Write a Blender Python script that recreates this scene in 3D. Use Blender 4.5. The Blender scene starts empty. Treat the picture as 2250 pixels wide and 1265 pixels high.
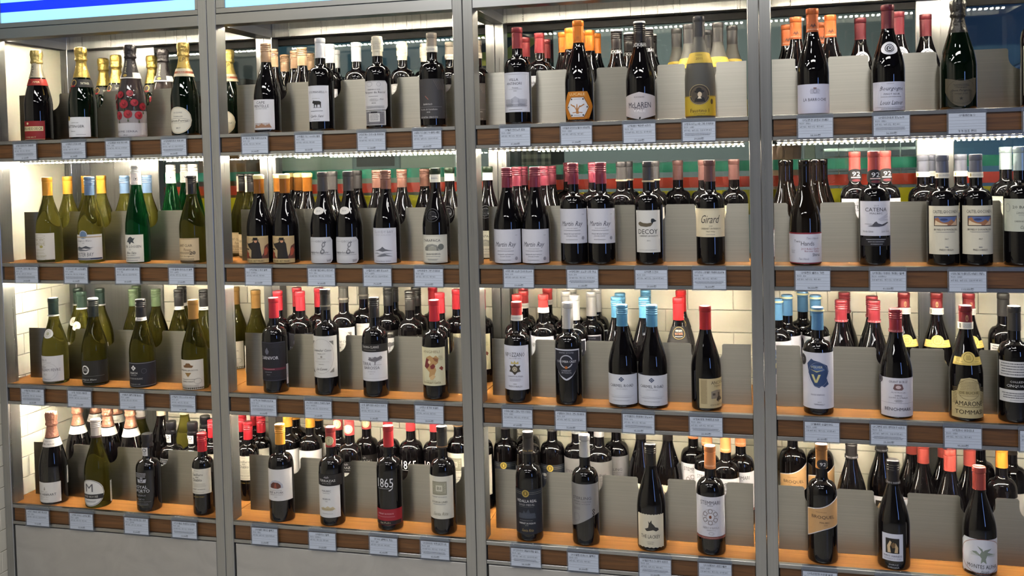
import bpy, bmesh, math, random
from mathutils import Matrix, Vector
from mathutils.geometry import tessellate_polygon

S = bpy.context.scene
C = S.collection
random.seed(7)
ZO = 1.65                      # eye level above the shop floor; z values below are relative to it

# ------------------------------------------------------------------ camera
cam = bpy.data.cameras.new('camera')
cam.sensor_width = 36.0
cam.lens = 33.352
cam.shift_x = 0.0015
cam.shift_y = -0.0940
cam.clip_start = 0.05
cam_o = bpy.data.objects.new('camera', cam)
C.objects.link(cam_o)
RV = Vector((0.96932821, 0.24454031, -0.02455306))
UV_ = Vector((0.01544728, 0.0390851, 0.99911648))
FV = Vector((-0.24528391, 0.96885107, -0.0341088))
CAM = Vector((2.4318, -2.6157, ZO + 0.0001))
mw = Matrix(((RV.x, UV_.x, -FV.x, CAM.x), (RV.y, UV_.y, -FV.y, CAM.y), (RV.z, UV_.z, -FV.z, CAM.z), (0, 0, 0, 1)))
cam_o.matrix_world = mw
S.camera = cam_o

# ------------------------------------------------------------------ world, lights, exposure
S.view_settings.view_transform = 'Standard'
S.view_settings.look = 'None'
S.view_settings.gamma = 1.0
S.view_settings.use_curve_mapping = False
S.view_settings.exposure = 0.0
w = bpy.data.worlds.new('world'); S.world = w
w.use_nodes = True
w.node_tree.nodes['Background'].inputs[0].default_value = (0.62, 0.64, 0.67, 1)
w.node_tree.nodes['Background'].inputs[1].default_value = 0.10
S.cycles.use_denoising = True
S.cycles.max_bounces = 10
S.cycles.transmission_bounces = 6
S.cycles.transparent_max_bounces = 10
S.cycles.glossy_bounces = 5
S.cycles.diffuse_bounces = 3
S.cycles.caustics_reflective = False
S.cycles.caustics_refractive = False
S.cycles.sample_clamp_indirect = 6.0

def area(name, loc, target, sx, sy, power, col, shape='RECTANGLE'):
    l = bpy.data.lights.new(name, 'AREA'); l.shape = shape
    l.size = sx; l.size_y = sy; l.energy = power; l.color = col
    o = bpy.data.objects.new(name, l); C.objects.link(o)
    o.location = loc
    d = Vector(target) - Vector(loc)
    o.rotation_euler = d.to_track_quat('-Z', 'Y').to_euler()
    return o
LED_POWER = 165.0
# the shop's own ceiling lamps (in front of the wine wall)
area('ceiling_lamp', (0.9, -1.75, 2.93), (0.9, -1.75, 0), 1.2, 0.25, 23, (1.0, 0.98, 0.95))
area('ceiling_lamp', (2.6, -1.75, 2.93), (2.6, -1.75, 0), 1.2, 0.25, 23, (1.0, 0.98, 0.95))
area('ceiling_lamp', (0.9, -3.6, 2.93), (0.9, -3.6, 0), 1.2, 0.25, 23, (1.0, 0.98, 0.95))
area('ceiling_lamp', (2.6, -3.6, 2.93), (2.6, -3.6, 0), 1.2, 0.25, 23, (1.0, 0.98, 0.95))
for i in range(4):
    area('ceiling_spot', (0.5 + 0.85 * i, -1.05 - 0.25 * (i % 2), 2.9), (0.5 + 0.85 * i, 0.0, 1.2), 0.07, 0.07, 3.0, (1, .97, .92), 'DISK')
area('blue_streak_light', (5.4, -4.2, 1.5), (2.0, 0.0, 1.4), 0.25, 1.7, 24, (0.22, 0.40, 1.0))  # added tall blue light for the streaks on the bottles, not a window
area('rear_room_lamp', (1.6, 1.55, 2.75), (1.6, 1.55, 0), 2.6, 0.5, 60, (1.0, 0.97, 0.9))

# ------------------------------------------------------------------ helpers
def hexc(h, a=1.0):
    h = h.lstrip('#')
    v = [int(h[i:i + 2], 16) / 255 for i in (0, 2, 4)]
    return tuple((c / 12.92 if c <= 0.04045 else ((c + 0.055) / 1.055) ** 2.4) for c in v) + (a,)

MATS = {}
def mat(name, col='#808080', rough=0.5, metal=0.0, spec=0.5, trans=0.0, ior=1.45, coat=0.0, aniso=0.0, tang=None, emit=None, estr=0.0, alpha=1.0):
    if name in MATS: return MATS[name]
    m = bpy.data.materials.new(name); m.use_nodes = True
    b = m.node_tree.nodes['Principled BSDF']
    b.inputs['Base Color'].default_value = hexc(col) if isinstance(col, str) else tuple(col) + (1,)
    b.inputs['Roughness'].default_value = rough
    b.inputs['Metallic'].default_value = metal
    b.inputs['Specular IOR Level'].default_value = spec
    b.inputs['Transmission Weight'].default_value = trans
    b.inputs['IOR'].default_value = ior
    b.inputs['Coat Weight'].default_value = coat
    b.inputs['Anisotropic'].default_value = aniso
    b.inputs['Alpha'].default_value = alpha
    if tang:
        c = m.node_tree.nodes.new('ShaderNodeCombineXYZ')
        for i in range(3): c.inputs[i].default_value = tang[i]
        m.node_tree.links.new(c.outputs[0], b.inputs['Tangent'])
    if emit:
        b.inputs['Emission Color'].default_value = hexc(emit)
        b.inputs['Emission Strength'].default_value = estr
    MATS[name] = m
    return m

def noise_col(m, c1, c2, scale=(1, 1, 1), nscale=5.0, detail=4.0, bump=0.0, rough=None, dist=0.0):
    """mix two colours by a stretched noise on object coordinates, optional bump and roughness range"""
    nt = m.node_tree; b = nt.nodes['Principled BSDF']
    tc = nt.nodes.new('ShaderNodeTexCoord'); mp = nt.nodes.new('ShaderNodeMapping')
    mp.inputs['Scale'].default_value = scale
    n = nt.nodes.new('ShaderNodeTexNoise'); n.inputs['Scale'].default_value = nscale; n.inputs['Detail'].default_value = detail
    n.inputs['Distortion'].default_value = dist
    nt.links.new(tc.outputs['Object'], mp.inputs[0]); nt.links.new(mp.outputs[0], n.inputs['Vector'])
    r = nt.nodes.new('ShaderNodeValToRGB')
    r.color_ramp.elements[0].position = 0.3; r.color_ramp.elements[1].position = 0.7
    r.color_ramp.elements[0].color = hexc(c1); r.color_ramp.elements[1].color = hexc(c2)
    nt.links.new(n.outputs['Fac'], r.inputs[0]); nt.links.new(r.outputs[0], b.inputs['Base Color'])
    if bump:
        bp = nt.nodes.new('ShaderNodeBump'); bp.inputs['Strength'].default_value = bump; bp.inputs['Distance'].default_value = 0.0005
        nt.links.new(n.outputs['Fac'], bp.inputs['Height']); nt.links.new(bp.outputs[0], b.inputs['Normal'])
    if rough:
        mr = nt.nodes.new('ShaderNodeMapRange')
        mr.inputs['To Min'].default_value = rough[0]; mr.inputs['To Max'].default_value = rough[1]
        nt.links.new(n.outputs['Fac'], mr.inputs[0]); nt.links.new(mr.outputs[0], b.inputs['Roughness'])
    return m

# steel, wood, tile ...
M_POST = noise_col(mat('steel_brushed_vertical', '#a0a0a0', 0.3, 0.8, aniso=0.5, tang=(0.7071, 0.7071, 0)), '#a4a4a2', '#aeaeab', (160, 160, 1.0), 1.0, 3, 0.0, (0.24, 0.34))
M_RAIL = noise_col(mat('steel_brushed_lengthwise', '#a8a8a8', 0.3, 1.0, aniso=0.4, tang=(0, 0.7071, 0.7071)), '#a5a6a6', '#a9a9a8', (1.0, 40, 40), 1.0, 2, 0.0, (0.27, 0.31))
M_DIV = noise_col(mat('steel_brushed_plate', '#9a9890', 0.3, 1.0, aniso=0.85, tang=(0, 0, 1)), '#adaaa0', '#b5b2a8', (3, 3, 300), 1.0, 2, 0.0, (0.29, 0.31))
M_MIRROR = mat('steel_polished', '#c9c7c0', 0.07, 1.0)
M_SATIN = noise_col(mat('steel_satin_door', '#999999', 0.42, 0.55), '#b3b1ae', '#c2c0bc', (3, 3, 5), 2.2, 6, 0.0, (0.34, 0.5), 1.5)
M_DARK = mat('gap_black', '#0c0b0b', 0.7)
M_WOOD = noise_col(mat('shelf_wood', '#a0662f', 0.42), '#8f5a2a', '#b47a3f', (1.2, 60, 8), 3.0, 6, 0.08, None, 0.6)
M_STRIP = noise_col(mat('strip_wood', '#5b3a22', 0.5), '#4a3019', '#6e4a28', (5, 30, 90), 1.6, 6, 0.15, None, 0.8)
M_TILE = noise_col(mat('tile_glazed', '#ded8c6', 0.18, coat=0.3), '#dcd5c2', '#e6e0cf', (1, 1, 1), 6.0, 2)
M_GROUT = mat('grout', '#cdc6b4', 0.9)
M_PANEL = mat('panel_cream', '#e3ddc9', 0.45)
M_PAPER = mat('tag_paper', '#e2e3e6', 0.6)
M_INK = mat('ink_black', '#0c0c10', 0.6)
M_INKG = mat('ink_grey', '#4a4d52', 0.6)
M_FLOOR = noise_col(mat('floor_tile', '#6b6a67', 0.35), '#a9a7a3', '#bdbbb6', (1, 1, 1), 3.0, 4)
M_CEIL = mat('ceiling_paint', '#2f3236', 0.8)
M_WALL = mat('wall_paint', '#8a8b89', 0.8)
M_ALU = mat('led_channel_aluminium', '#c0c0c0', 0.35, 1.0)

def led_material():
    m = bpy.data.materials.new('led_beads'); m.use_nodes = True
    nt = m.node_tree; nt.nodes.clear()
    out = nt.nodes.new('ShaderNodeOutputMaterial'); em = nt.nodes.new('ShaderNodeEmission')
    em.inputs['Color'].default_value = (1.0, 0.90, 0.70, 1)
    tc = nt.nodes.new('ShaderNodeTexCoord'); sp = nt.nodes.new('ShaderNodeSeparateXYZ')
    nt.links.new(tc.outputs['Object'], sp.inputs[0])
    a = nt.nodes.new('ShaderNodeMath'); a.operation = 'MULTIPLY'; a.inputs[1].default_value = 2 * math.pi / 0.0172
    nt.links.new(sp.outputs[0], a.inputs[0])
    c = nt.nodes.new('ShaderNodeMath'); c.operation = 'COSINE'; nt.links.new(a.outputs[0], c.inputs[0])
    mr = nt.nodes.new('ShaderNodeMapRange'); mr.inputs['From Min'].default_value = 0.0; mr.inputs['From Max'].default_value = 0.5
    mr.inputs['To Min'].default_value = LED_POWER * 0.006; mr.inputs['To Max'].default_value = LED_POWER * 2.8
    nt.links.new(c.outputs[0], mr.inputs[0]); nt.links.new(mr.outputs[0], em.inputs['Strength'])
    nt.links.new(em.outputs[0], out.inputs[0])
    return m
M_LED = led_material()

def glass_pane_material():
    m = bpy.data.materials.new('window_glass'); m.use_nodes = True
    nt = m.node_tree; nt.nodes.clear()
    out = nt.nodes.new('ShaderNodeOutputMaterial')
    t = nt.nodes.new('ShaderNodeBsdfTransparent'); t.inputs[0].default_value = (0.86, 0.93, 0.92, 1)
    g = nt.nodes.new('ShaderNodeBsdfGlossy'); g.inputs['Roughness'].default_value = 0.01
    f = nt.nodes.new('ShaderNodeFresnel'); f.inputs['IOR'].default_value = 1.5
    ad = nt.nodes.new('ShaderNodeMath'); ad.operation = 'ADD'; ad.inputs[1].default_value = 0.04
    nt.links.new(f.outputs[0], ad.inputs[0])
    x = nt.nodes.new('ShaderNodeMixShader')
    nt.links.new(ad.outputs[0], x.inputs[0]); nt.links.new(t.outputs[0], x.inputs[1]); nt.links.new(g.outputs[0], x.inputs[2])
    nt.links.new(x.outputs[0], out.inputs[0])
    return m
M_GLASS = glass_pane_material()

def acrylic_material():
    m = bpy.data.materials.new('clear_acrylic'); m.use_nodes = True
    nt = m.node_tree; nt.nodes.clear()
    out = nt.nodes.new('ShaderNodeOutputMaterial')
    t = nt.nodes.new('ShaderNodeBsdfTransparent'); t.inputs[0].default_value = (0.9, 0.92, 0.95, 1)
    g = nt.nodes.new('ShaderNodeBsdfPrincipled'); g.inputs['Base Color'].default_value = (0.75, 0.77, 0.82, 1); g.inputs['Roughness'].default_value = 0.12
    x = nt.nodes.new('ShaderNodeMixShader'); x.inputs[0].default_value = 0.05
    nt.links.new(t.outputs[0], x.inputs[1]); nt.links.new(g.outputs[0], x.inputs[2]); nt.links.new(x.outputs[0], out.inputs[0])
    return m
M_ACR = acrylic_material()

# ------------------------------------------------------------------ mesh building
class MB:
    def __init__(s): s.v = []; s.f = []
    def quad(s, *p):
        i = len(s.v); s.v += [tuple(q) for q in p]; s.f.append(tuple(range(i, i + len(p)))); return s
    def box(s, x0, x1, y0, y1, z0, z1):
        i = len(s.v)
        s.v += [(x0, y0, z0), (x1, y0, z0), (x1, y1, z0), (x0, y1, z0), (x0, y0, z1), (x1, y0, z1), (x1, y1, z1), (x0, y1, z1)]
        s.f += [tuple(i + k for k in f) for f in ((0, 3, 2, 1), (4, 5, 6, 7), (0, 1, 5, 4), (1, 2, 6, 5), (2, 3, 7, 6), (3, 0, 4, 7))]
        return s
    def bbox(s, x0, x1, y0, y1, z0, z1, b=0.0015):
        """box with a chamfered outline on its front (-y) face"""
        i = len(s.v)
        s.v += [(x0, y0 + b, z0), (x1, y0 + b, z0), (x1, y1, z0), (x0, y1, z0), (x0, y0 + b, z1), (x1, y0 + b, z1), (x1, y1, z1), (x0, y1, z1),
                (x0 + b, y0, z0 + b), (x1 - b, y0, z0 + b), (x1 - b, y0, z1 - b), (x0 + b, y0, z1 - b)]
        s.f += [tuple(i + k for k in f) for f in ((0, 3, 2, 1), (4, 5, 6, 7), (1, 2, 6, 5), (2, 3, 7, 6), (3, 0, 4, 7), (8, 9, 10, 11), (0, 1, 9, 8), (1, 5, 10, 9), (5, 4, 11, 10), (4, 0, 8, 11))]
        return s
    def lathe(s, prof, n=36, sm=True, wob=None):
        i = len(s.v); m = len(prof)
        for k, (r, z) in enumerate(prof):
            for j in range(n):
                a = 2 * math.pi * j / n
                rr = r if wob is None else r * (1 + wob(k, j, z))
                s.v.append((rr * math.sin(a), -rr * math.cos(a), z))
        for k in range(m - 1):
            for j in range(n):
                j2 = (j + 1) % n
                s.f.append((i + k * n + j, i + k * n + j2, i + (k + 1) * n + j2, i + (k + 1) * n + j))
        if prof[0][0] > 0: s.f.append(tuple(i + j for j in reversed(range(n))))
        if prof[-1][0] > 0: s.f.append(tuple(i + (m - 1) * n + j for j in range(n)))
        return s
    def tube(s, a, b, r, n=8):
        a = Vector(a); b = Vector(b); d = (b - a).normalized()
        u = d.orthogonal().normalized(); v = d.cross(u); i = len(s.v)
        for p in (a, b):
            for j in range(n):
                t = 2 * math.pi * j / n; q = p + r * (math.cos(t) * u + math.sin(t) * v); s.v.append(tuple(q))
        for j in range(n): s.f.append((i + j, i + (j + 1) % n, i + n + (j + 1) % n, i + n + j))
        s.f.append(tuple(i + j for j in reversed(range(n)))); s.f.append(tuple(i + n + j for j in range(n)))
        return s
    def mesh(s, name, m, smooth=False):
        me = bpy.data.meshes.new(name); me.from_pydata(s.v, [], s.f); me.update()
        if m: me.materials.append(m)
        if smooth:
            me.shade_smooth()
            me.set_sharp_from_angle(angle=math.radians(50))
        return me
def link(name, me, parent=None, loc=(0, 0, 0)):
    o = bpy.data.objects.new(name, me); C.objects.link(o); o.location = loc
    if parent: o.parent = parent
    return o
def obj(name, mb, m, parent=None, loc=(0, 0, 0), smooth=False):
    return link(name, mb.mesh(name, m, smooth), parent, loc)
def tag(o, label, cat, group=None):
    o['label'] = label; o['category'] = cat
    if group: o['group'] = group
    return o
def thing(name, label, cat, loc=(0, 0, 0), group=None, parent=None):
    o = bpy.data.objects.new(name, None); C.objects.link(o); o.location = loc; o.empty_display_size = 0.05
    return tag(o, label, cat, group)
def struct(o):
    o['kind'] = 'structure'; return o
def copy_tree(o, parent=None):
    c = o.copy(); C.objects.link(c); c.parent = parent
    for ch in list(o.children): copy_tree(ch, c)
    return c

# ------------------------------------------------------------------ measures of the wine wall
BW = 0.82; HW = 0.0303
ZT = [ZO + 0.0992, ZO - 0.3025, ZO - 0.7049, ZO - 1.1080]       # shelf tops
ZB = [ZO + 0.0327, ZO - 0.3676, ZO - 0.7708, ZO - 1.1738]       # undersides
ZBEAM = ZO + 0.4337
ORD = ['first', 'second', 'third', 'fourth', 'fifth', 'sixth', 'seventh', 'eighth', 'ninth', 'tenth', 'eleventh', 'twelfth']
SHELF = ['top', 'second', 'third', 'bottom']
BAY = ['leftmost', 'second', 'third', 'rightmost']

# ------------------------------------------------------------------ the room
struct(obj('floor', MB().box(-2.5, 7.0, -6.5, 4.0, -0.05, 0.0), M_FLOOR))
struct(obj('ceiling', MB().box(-2.5, 7.0, -6.5, 4.0, 3.0, 3.05), M_CEIL))
struct(obj('wall_front', MB().box(-0.1, 7.0, -6.6, -6.5, 0, 3.0), M_WALL))
struct(obj('wall_right', MB().box(6.9, 7.0, -6.5, 4.0, 0, 3.0), M_WALL))
struct(obj('wall_far', MB().box(-2.5, 7.0, 2.6, 2.7, 0, 3.0), mat('far_wall_paint', '#6d7473', 0.8)))
wl = struct(obj('wall_left', MB().box(-0.1, -0.006, -6.5, 0.40, 0, 3.0), M_GROUT))
wb = struct(obj('wall_back', MB().box(-0.1, 3.9, 0.411, 0.47, 0, ZO - 0.345), M_GROUT))
TW, TH, G = 0.140, 0.0705, 0.0018
tile_b = None
def tile_mesh(wd, ht, axis):
    b = 0.0012; mb = MB(); d = 0.006
    if axis == 'y':
        mb.bbox(0, wd, -d, 0, 0, ht, b)
    else:
        i = 0
        t = MB().bbox(0, wd, -d, 0, 0, ht, b)
        mb.v = [(-y, x, z) for x, y, z in t.v]; mb.f = [tuple(reversed(f)) for f in t.f]
        mb.f = t.f
    return mb.mesh('tile', M_TILE)
TB = tile_mesh(TW - G, TH - G, 'y'); TL = tile_mesh(TW - G, TH - G, 'x')
zrow0 = ZO - 0.345 - TH
for r in range(12):                       # back wall, running bond, seen behind the two lower shelves
    z = zrow0 - r * TH
    off = 0.0 if r % 2 else TW / 2
    for c in range(-1, 24):
        x = -0.005 + c * TW + off
        if x > 3.22: continue
        link('tile', TB, wb, (x, 0.411, z))
for r in range(18):                       # left wall, inside the first bay and in front of it
    z = zrow0 - r * TH
    off = 0.0 if r % 2 else TW / 2
    for c in range(-4, 3):
        y = 0.40 - TW - (2 - c) * TW + off
        if y + TW > 0.411: continue
        link('tile', TL, wl, (-0.006, y, z))
up = obj('cream_panel', MB().box(-0.006, 0.0, 0.04, 0.40, ZO - 0.345, ZO + 0.47), M_PANEL, wl)
# steel columns standing against the back wall
for (x0, x1, lab) in ((0.004, 0.357, 'wide brushed steel column behind the leftmost bay'), (2.91, 3.012, 'narrow brushed steel column behind the rightmost bay')):
    tag(obj('steel_column', MB().bbox(x0, x1, 0.3995, 0.4045, 0.0, 3.0, 0.002), M_POST), lab, 'column')

# ------------------------------------------------------------------ the cabinet frames, one thing per bay
SIGN_PALE = mat('sign_pale_blue', '#9fd8f7', 0.4, emit='#8fd3fb', estr=0.95)
SIGN_BLUE = mat('sign_deep_blue', '#0a2bd6', 0.4, emit='#0530d8', estr=0.9)
for b in range(4):
    x0 = b * BW; xl = x0 + HW; xr = x0 + BW - HW
    cab = thing('display_cabinet', ['leftmost brushed steel wine cabinet bay beside the white tiled wall', 'second brushed steel wine cabinet bay from the tiled wall',
                'third brushed steel wine cabinet bay from the tiled wall', 'rightmost brushed steel wine cabinet bay, cut by the picture edge'][b], 'cabinet', (x0, 0, 0), 'steel wine cabinet bays')
    def part(name, mb, m, parent=cab, smooth=False):
        for i, (x, y, z) in enumerate(mb.v): mb.v[i] = (x - x0, y, z)
        return obj(name, mb, m, parent, smooth=smooth)
    part('post', MB().bbox(x0 + 0.0007, xl, 0.0, 0.0535, 0.03, 2.75), M_POST)
    part('post', MB().bbox(xr, x0 + BW - 0.0007, 0.0, 0.0535, 0.03, 2.75), M_POST)
    part('rear_post', MB().bbox(x0 + 0.0007, xl, 0.350, 0.398, 0.03, 2.75), M_POST)
    part('rear_post', MB().bbox(xr, x0 + BW - 0.0007, 0.350, 0.398, 0.03, 2.75), M_POST)
    part('top_beam', MB().bbox(xl, xr, 0.001, 0.052, ZBEAM, ZO + 0.4668, 0.001), M_RAIL)
    part('rear_top_rail', MB().bbox(xl, xr, 0.352, 0.398, ZBEAM + 0.002, ZO + 0.4668), M_POST)
    for (sx0, sx1) in ((x0 + 0.001, xl), (xr, x0 + BW - 0.001)):
        part('side_top_rail', MB().box(sx0, sx1, 0.0535, 0.350, ZBEAM + 0.002, ZO + 0.4668), M_RAIL)
    part('ceiling_plate', MB().box(xl, xr, 0.052, 0.398, ZO + 0.462, ZO + 0.4655), M_MIRROR)
    part('glazing_bar', MB().box(x0 + 0.001, x0 + BW - 0.001, 0.401, 0.425, ZO + 0.4135, ZO + 0.4665), M_DARK)
    for r in range(4):
        sh = part('shelf', MB().box(x0 + 0.001, x0 + BW - 0.001, 0.0540, 0.3495, ZT[r] - 0.016, ZT[r]).box(xl + 0.0005, xr - 0.0005, 0.0165, 0.0540, ZT[r] - 0.010, ZT[r]), M_WOOD)
        part('lip', MB().bbox(xl + 0.0005, xr - 0.0005, 0.001, 0.0163, ZT[r] - 0.0105, ZT[r] + 0.0004, 0.0008), M_RAIL, sh)
        part('lower_lip', MB().bbox(xl + 0.0005, xr - 0.0005, 0.001, 0.030, ZB[r], ZB[r] + 0.0105, 0.0008), M_RAIL, sh)
        part('wood_strip', MB().box(xl + 0.0035, xr - 0.0015, 0.007, 0.012, ZB[r] + 0.0112, ZT[r] - 0.0112), M_STRIP, sh)
        part('rail_back', MB().box(xl + 0.0005, xr - 0.0005, 0.0125, 0.016, ZB[r] + 0.0105, ZT[r] - 0.0106), M_DARK, sh)
        part('underside', MB().box(xl, xr, 0.030, 0.3495, ZB[r] + 0.006, ZB[r] + 0.009), M_SATIN, sh)
    part('rear_rail', MB().box(x0 + 0.001, x0 + BW - 0.001, 0.3505, 0.397, ZO - 0.372, ZO - 0.318), M_POST)
    part('base_back', MB().box(xl, xr, 0.02, 0.04, 0.05, ZB[3] - 0.001), M_DARK)
    part('base_door', MB().bbox(xl + 0.0045, xr - 0.003, 0.004, 0.0195, 0.07, ZB[3] - 0.0045), M_SATIN)
    # light-box header above the beam
    if b < 2:
        sg = thing('light_box_sign', ['pale blue light box with deep blue band above the leftmost bay', 'pale blue light box header above the second bay'][b], 'sign', (x0, 0, ZO + 0.468), 'light boxes above the wine cabinets')
        def sp(name, mb, m):
            for i, (x, y, z) in enumerate(mb.v): mb.v[i] = (x - x0, y, z - ZO - 0.468)
            return obj(name, mb, m, sg)
        fx0 = xl + 0.0005 if b else xl + 0.0005; fx1 = xr - 0.0005
        fw = 0.030 if b else 0.0
        z0 = ZO + 0.4685; z1 = ZO + 0.485
        sp('frame_bar', MB().bbox(fx0, fx1, 0.003, 0.04, z0, z1, 0.001), M_RAIL)
        sp('frame_bar', MB().bbox(fx0, fx0 + 0.0305, 0.0035, 0.04, z1, ZO + 1.05, 0.001), M_POST)
        sp('frame_bar', MB().bbox(fx1 - 0.011, fx1, 0.0035, 0.04, z1, ZO + 1.05, 0.001), M_POST)
        px0 = fx0 + 0.031; px1 = fx1 - 0.0115
        sp('panel', MB().box(px0, px1, 0.008, 0.03, z1 + 0.0005, ZO + 0.5195), SIGN_PALE)
        sp('blue_band', MB().box(px0, px1, 0.008, 0.03, ZO + 0.5195, ZO + 0.551), SIGN_BLUE)
        sp('panel', MB().box(px0, px1, 0.008, 0.03, ZO + 0.551, ZO + 1.05), SIGN_PALE)
    else:
        part('header_plate', MB().bbox(xl + 0.0005, xr - 0.0005, 0.003, 0.04, ZO + 0.4685, ZO + 1.05, 0.001), M_RAIL)

# ------------------------------------------------------------------ LED strips (they light the shelves)
for b in range(4):
    for r in range(4):
        x0 = b * BW + HW + 0.012; n = BW - 2 * HW - 0.024
        z = (ZO + 0.4615) if r == 0 else ZB[r - 1] + 0.0058
        led = thing('led_strip', 'LED strip under the %s, lighting the %s shelf of the %s bay' % ('top beam' if r == 0 else SHELF[r - 1] + ' shelf', SHELF[r], BAY[b]), 'light strip', (x0 + n / 2, 0.094, z), 'LED strips lighting the shelves')
        h = 0.010
        obj('channel', MB().box(-n / 2, n / 2, -0.007, 0.007, -h, -0.0002), M_ALU, led)
        obj('light_beads', MB().box(-n / 2 + 0.004, n / 2 - 0.004, -0.005, 0.005, -h - 0.004, -h), M_LED, led)

# ------------------------------------------------------------------ glazing behind the two upper shelves, with its colour bands
BAND_G = mat('band_green', '#0c8a70', 0.4); BAND_R = mat('band_red', '#e0391f', 0.4); BAND_Y = mat('band_yellow', '#efc81c', 0.4)
for b in range(4):
    x0 = b * BW
    gx0 = x0 + 0.0025 if b else 0.36; gx1 = x0 + BW - 0.0025
    pn = tag(obj('window_glass', MB().box(gx0, gx1, 0.4265, 0.4305, ZO - 0.343, ZO + 0.46), M_GLASS), 'clear glass pane with green, red and yellow bands behind %s bay' % BAY[b], 'glass pane', 'glass panes behind the wine cabinets')
    for nm, z0, z1, m in (('green_band', -0.0535, -0.0215, BAND_G), ('red_band', -0.1035, -0.0705, BAND_R), ('yellow_band', -0.190, -0.113, BAND_Y)):
        obj(nm, MB().box(gx0 + 0.001, gx1 - 0.001, 0.4308, 0.4320, ZO + z0, ZO + z1), m, pn)

# ------------------------------------------------------------------ steel plates with U notches that hold the bottles behind
def divider(b, r, centers, hwid=0.043, xs=0.034, xe=0.786, top=0.167, nd=0.056):
    y0, y1 = 0.1040, 0.1055
    L = math.hypot(y1 - y0, top)
    sy = (y1 - y0) / L; sz = top / L
    x0 = b * BW
    pts = []
    for c in sorted(centers):
        a, e = c - x0 - hwid, c - x0 + hwid
        rr = 0.034
        if a < xs + 0.012: a = xs + 0.012
        if e > xe - 0.012: e = xe - 0.012
        q = [(a - 0.004, L), (a, L - 0.004), (a, L - nd + rr)]
        q += [(a + rr - rr * math.cos(t), L - nd + rr - rr * math.sin(t)) for t in [math.pi / 2 * k / 6 for k in range(1, 7)]]
        q += [(e - rr + rr * math.sin(t), L - nd + rr - rr * math.cos(t)) for t in [math.pi / 2 * k / 6 for k in range(0, 7)]]
        q += [(e, L - 0.004), (e + 0.004, L)]
        pts += q
    outl = [(xs, 0), (xs, L)] + pts + [(xe, L), (xe, 0)]
    bm = bmesh.new()
    vs = [bm.verts.new((x, y0 + h * sy, 0.0006 + h * sz)) for x, h in outl]
    f = bm.faces.new(list(reversed(vs)))
    f.normal_update()
    if f.normal.y > 0: f.normal_flip()
    ext = bmesh.ops.extrude_face_region(bm, geom=[f])
    nv = [g for g in ext['geom'] if isinstance(g, bmesh.types.BMVert)]
    bmesh.ops.translate(bm, verts=nv, vec=(0, 0.0014 * sz, -0.0014 * sy))
    bmesh.ops.recalc_face_normals(bm, faces=bm.faces)
    bmesh.ops.triangulate(bm, faces=[q for q in bm.faces if len(q.verts) > 4])
    me = bpy.data.meshes.new('plate'); bm.to_mesh(me); bm.free(); me.materials.append(M_DIV)
    t = thing('bottle_divider', 'notched brushed steel divider plate standing on the %s shelf of the %s bay' % (SHELF[r], BAY[b]), 'divider', (x0, 0, ZT[r]), 'notched steel divider plates')
    link('plate', me, t)
    obj('foot', MB().box(xs, xe, y0 + 0.002, y0 + 0.030, 0.0005, 0.002), M_DIV, t)
DIVS = [[(.1502, .3206, .5047, .6981), (.9859, 1.1684, 1.3538, 1.5258), (1.7855, 1.9647, 2.138, 2.3011), (2.5988, 2.7874, 2.9574, 3.13)],
        [(.1714, .3329, .5086, .7092), (.991, 1.205, 1.3688, 1.5254), (1.788, 1.98, 2.154, 2.3229), (2.5733, 2.7496, 2.957, 3.11)],
        [(.1755, .3294, .5086, .7003), (.9839, 1.1593, 1.3192, 1.5113), (1.7648, 1.9158, 2.115, 2.3041), (2.6016, 2.7988, 2.9696, 3.12)],
        [(.1497, .3213, .5145, .7153), (.9911, 1.1628, 1.3533, 1.5245), (1.7893, 1.9561, 2.1451, 2.3104), (2.6072, 2.7885, 3.0059, 3.15)]]
for r in range(4):
    for b in range(4): divider(b, r, DIVS[r][b], top=(0.157, 0.163, 0.170, 0.179)[r])

# ------------------------------------------------------------------ bottles
GL = {
    'black': mat('glass_black', (0.003, 0.0025, 0.003), 0.012, spec=0.6),
    'brown': mat('glass_brown_black', (0.006, 0.004, 0.003), 0.012, spec=0.6),
    'dkgreen': mat('glass_dark_green', (0.0012, 0.004, 0.0016), 0.012, spec=0.6),
    'olive': mat('glass_olive', (0.42, 0.38, 0.07), 0.02, trans=0.93, ior=1.22),
    'dkolive': mat('glass_dark_olive', (0.13, 0.115, 0.02), 0.02, trans=0.9, ior=1.22),
    'green': mat('glass_emerald', (0.008, 0.10, 0.03), 0.02, trans=0.88, ior=1.22),
    'yellow': mat('glass_yellow_green', (0.62, 0.56, 0.12), 0.02, trans=0.92, ior=1.22),
    'smoke': mat('glass_smoke', (0.045, 0.035, 0.035), 0.04, spec=0.6),
    'frost': mat('glass_frosted_grey', '#4b4a46', 0.62),
}
def cmat(h, metal=0.0, rough=0.45):
    return mat('col_%s_%d_%d' % (h.strip('#'), metal * 10, rough * 100), h, rough, metal)

def foil_mat(h, metal):
    n = 'foil_' + h.strip('#')
    if n in MATS: return MATS[n]
    m = mat(n, h, 0.3, metal); nt = m.node_tree
    tc = nt.nodes.new('ShaderNodeTexCoord'); ns = nt.nodes.new('ShaderNodeTexNoise'); ns.inputs['Scale'].default_value = 95; ns.inputs['Detail'].default_value = 3
    bp = nt.nodes.new('ShaderNodeBump'); bp.inputs['Strength'].default_value = 0.9; bp.inputs['Distance'].default_value = 0.004
    nt.links.new(tc.outputs['Object'], ns.inputs['Vector']); nt.links.new(ns.outputs['Fac'], bp.inputs['Height']); nt.links.new(bp.outputs[0], nt.nodes['Principled BSDF'].inputs['Normal'])
    return m

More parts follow.
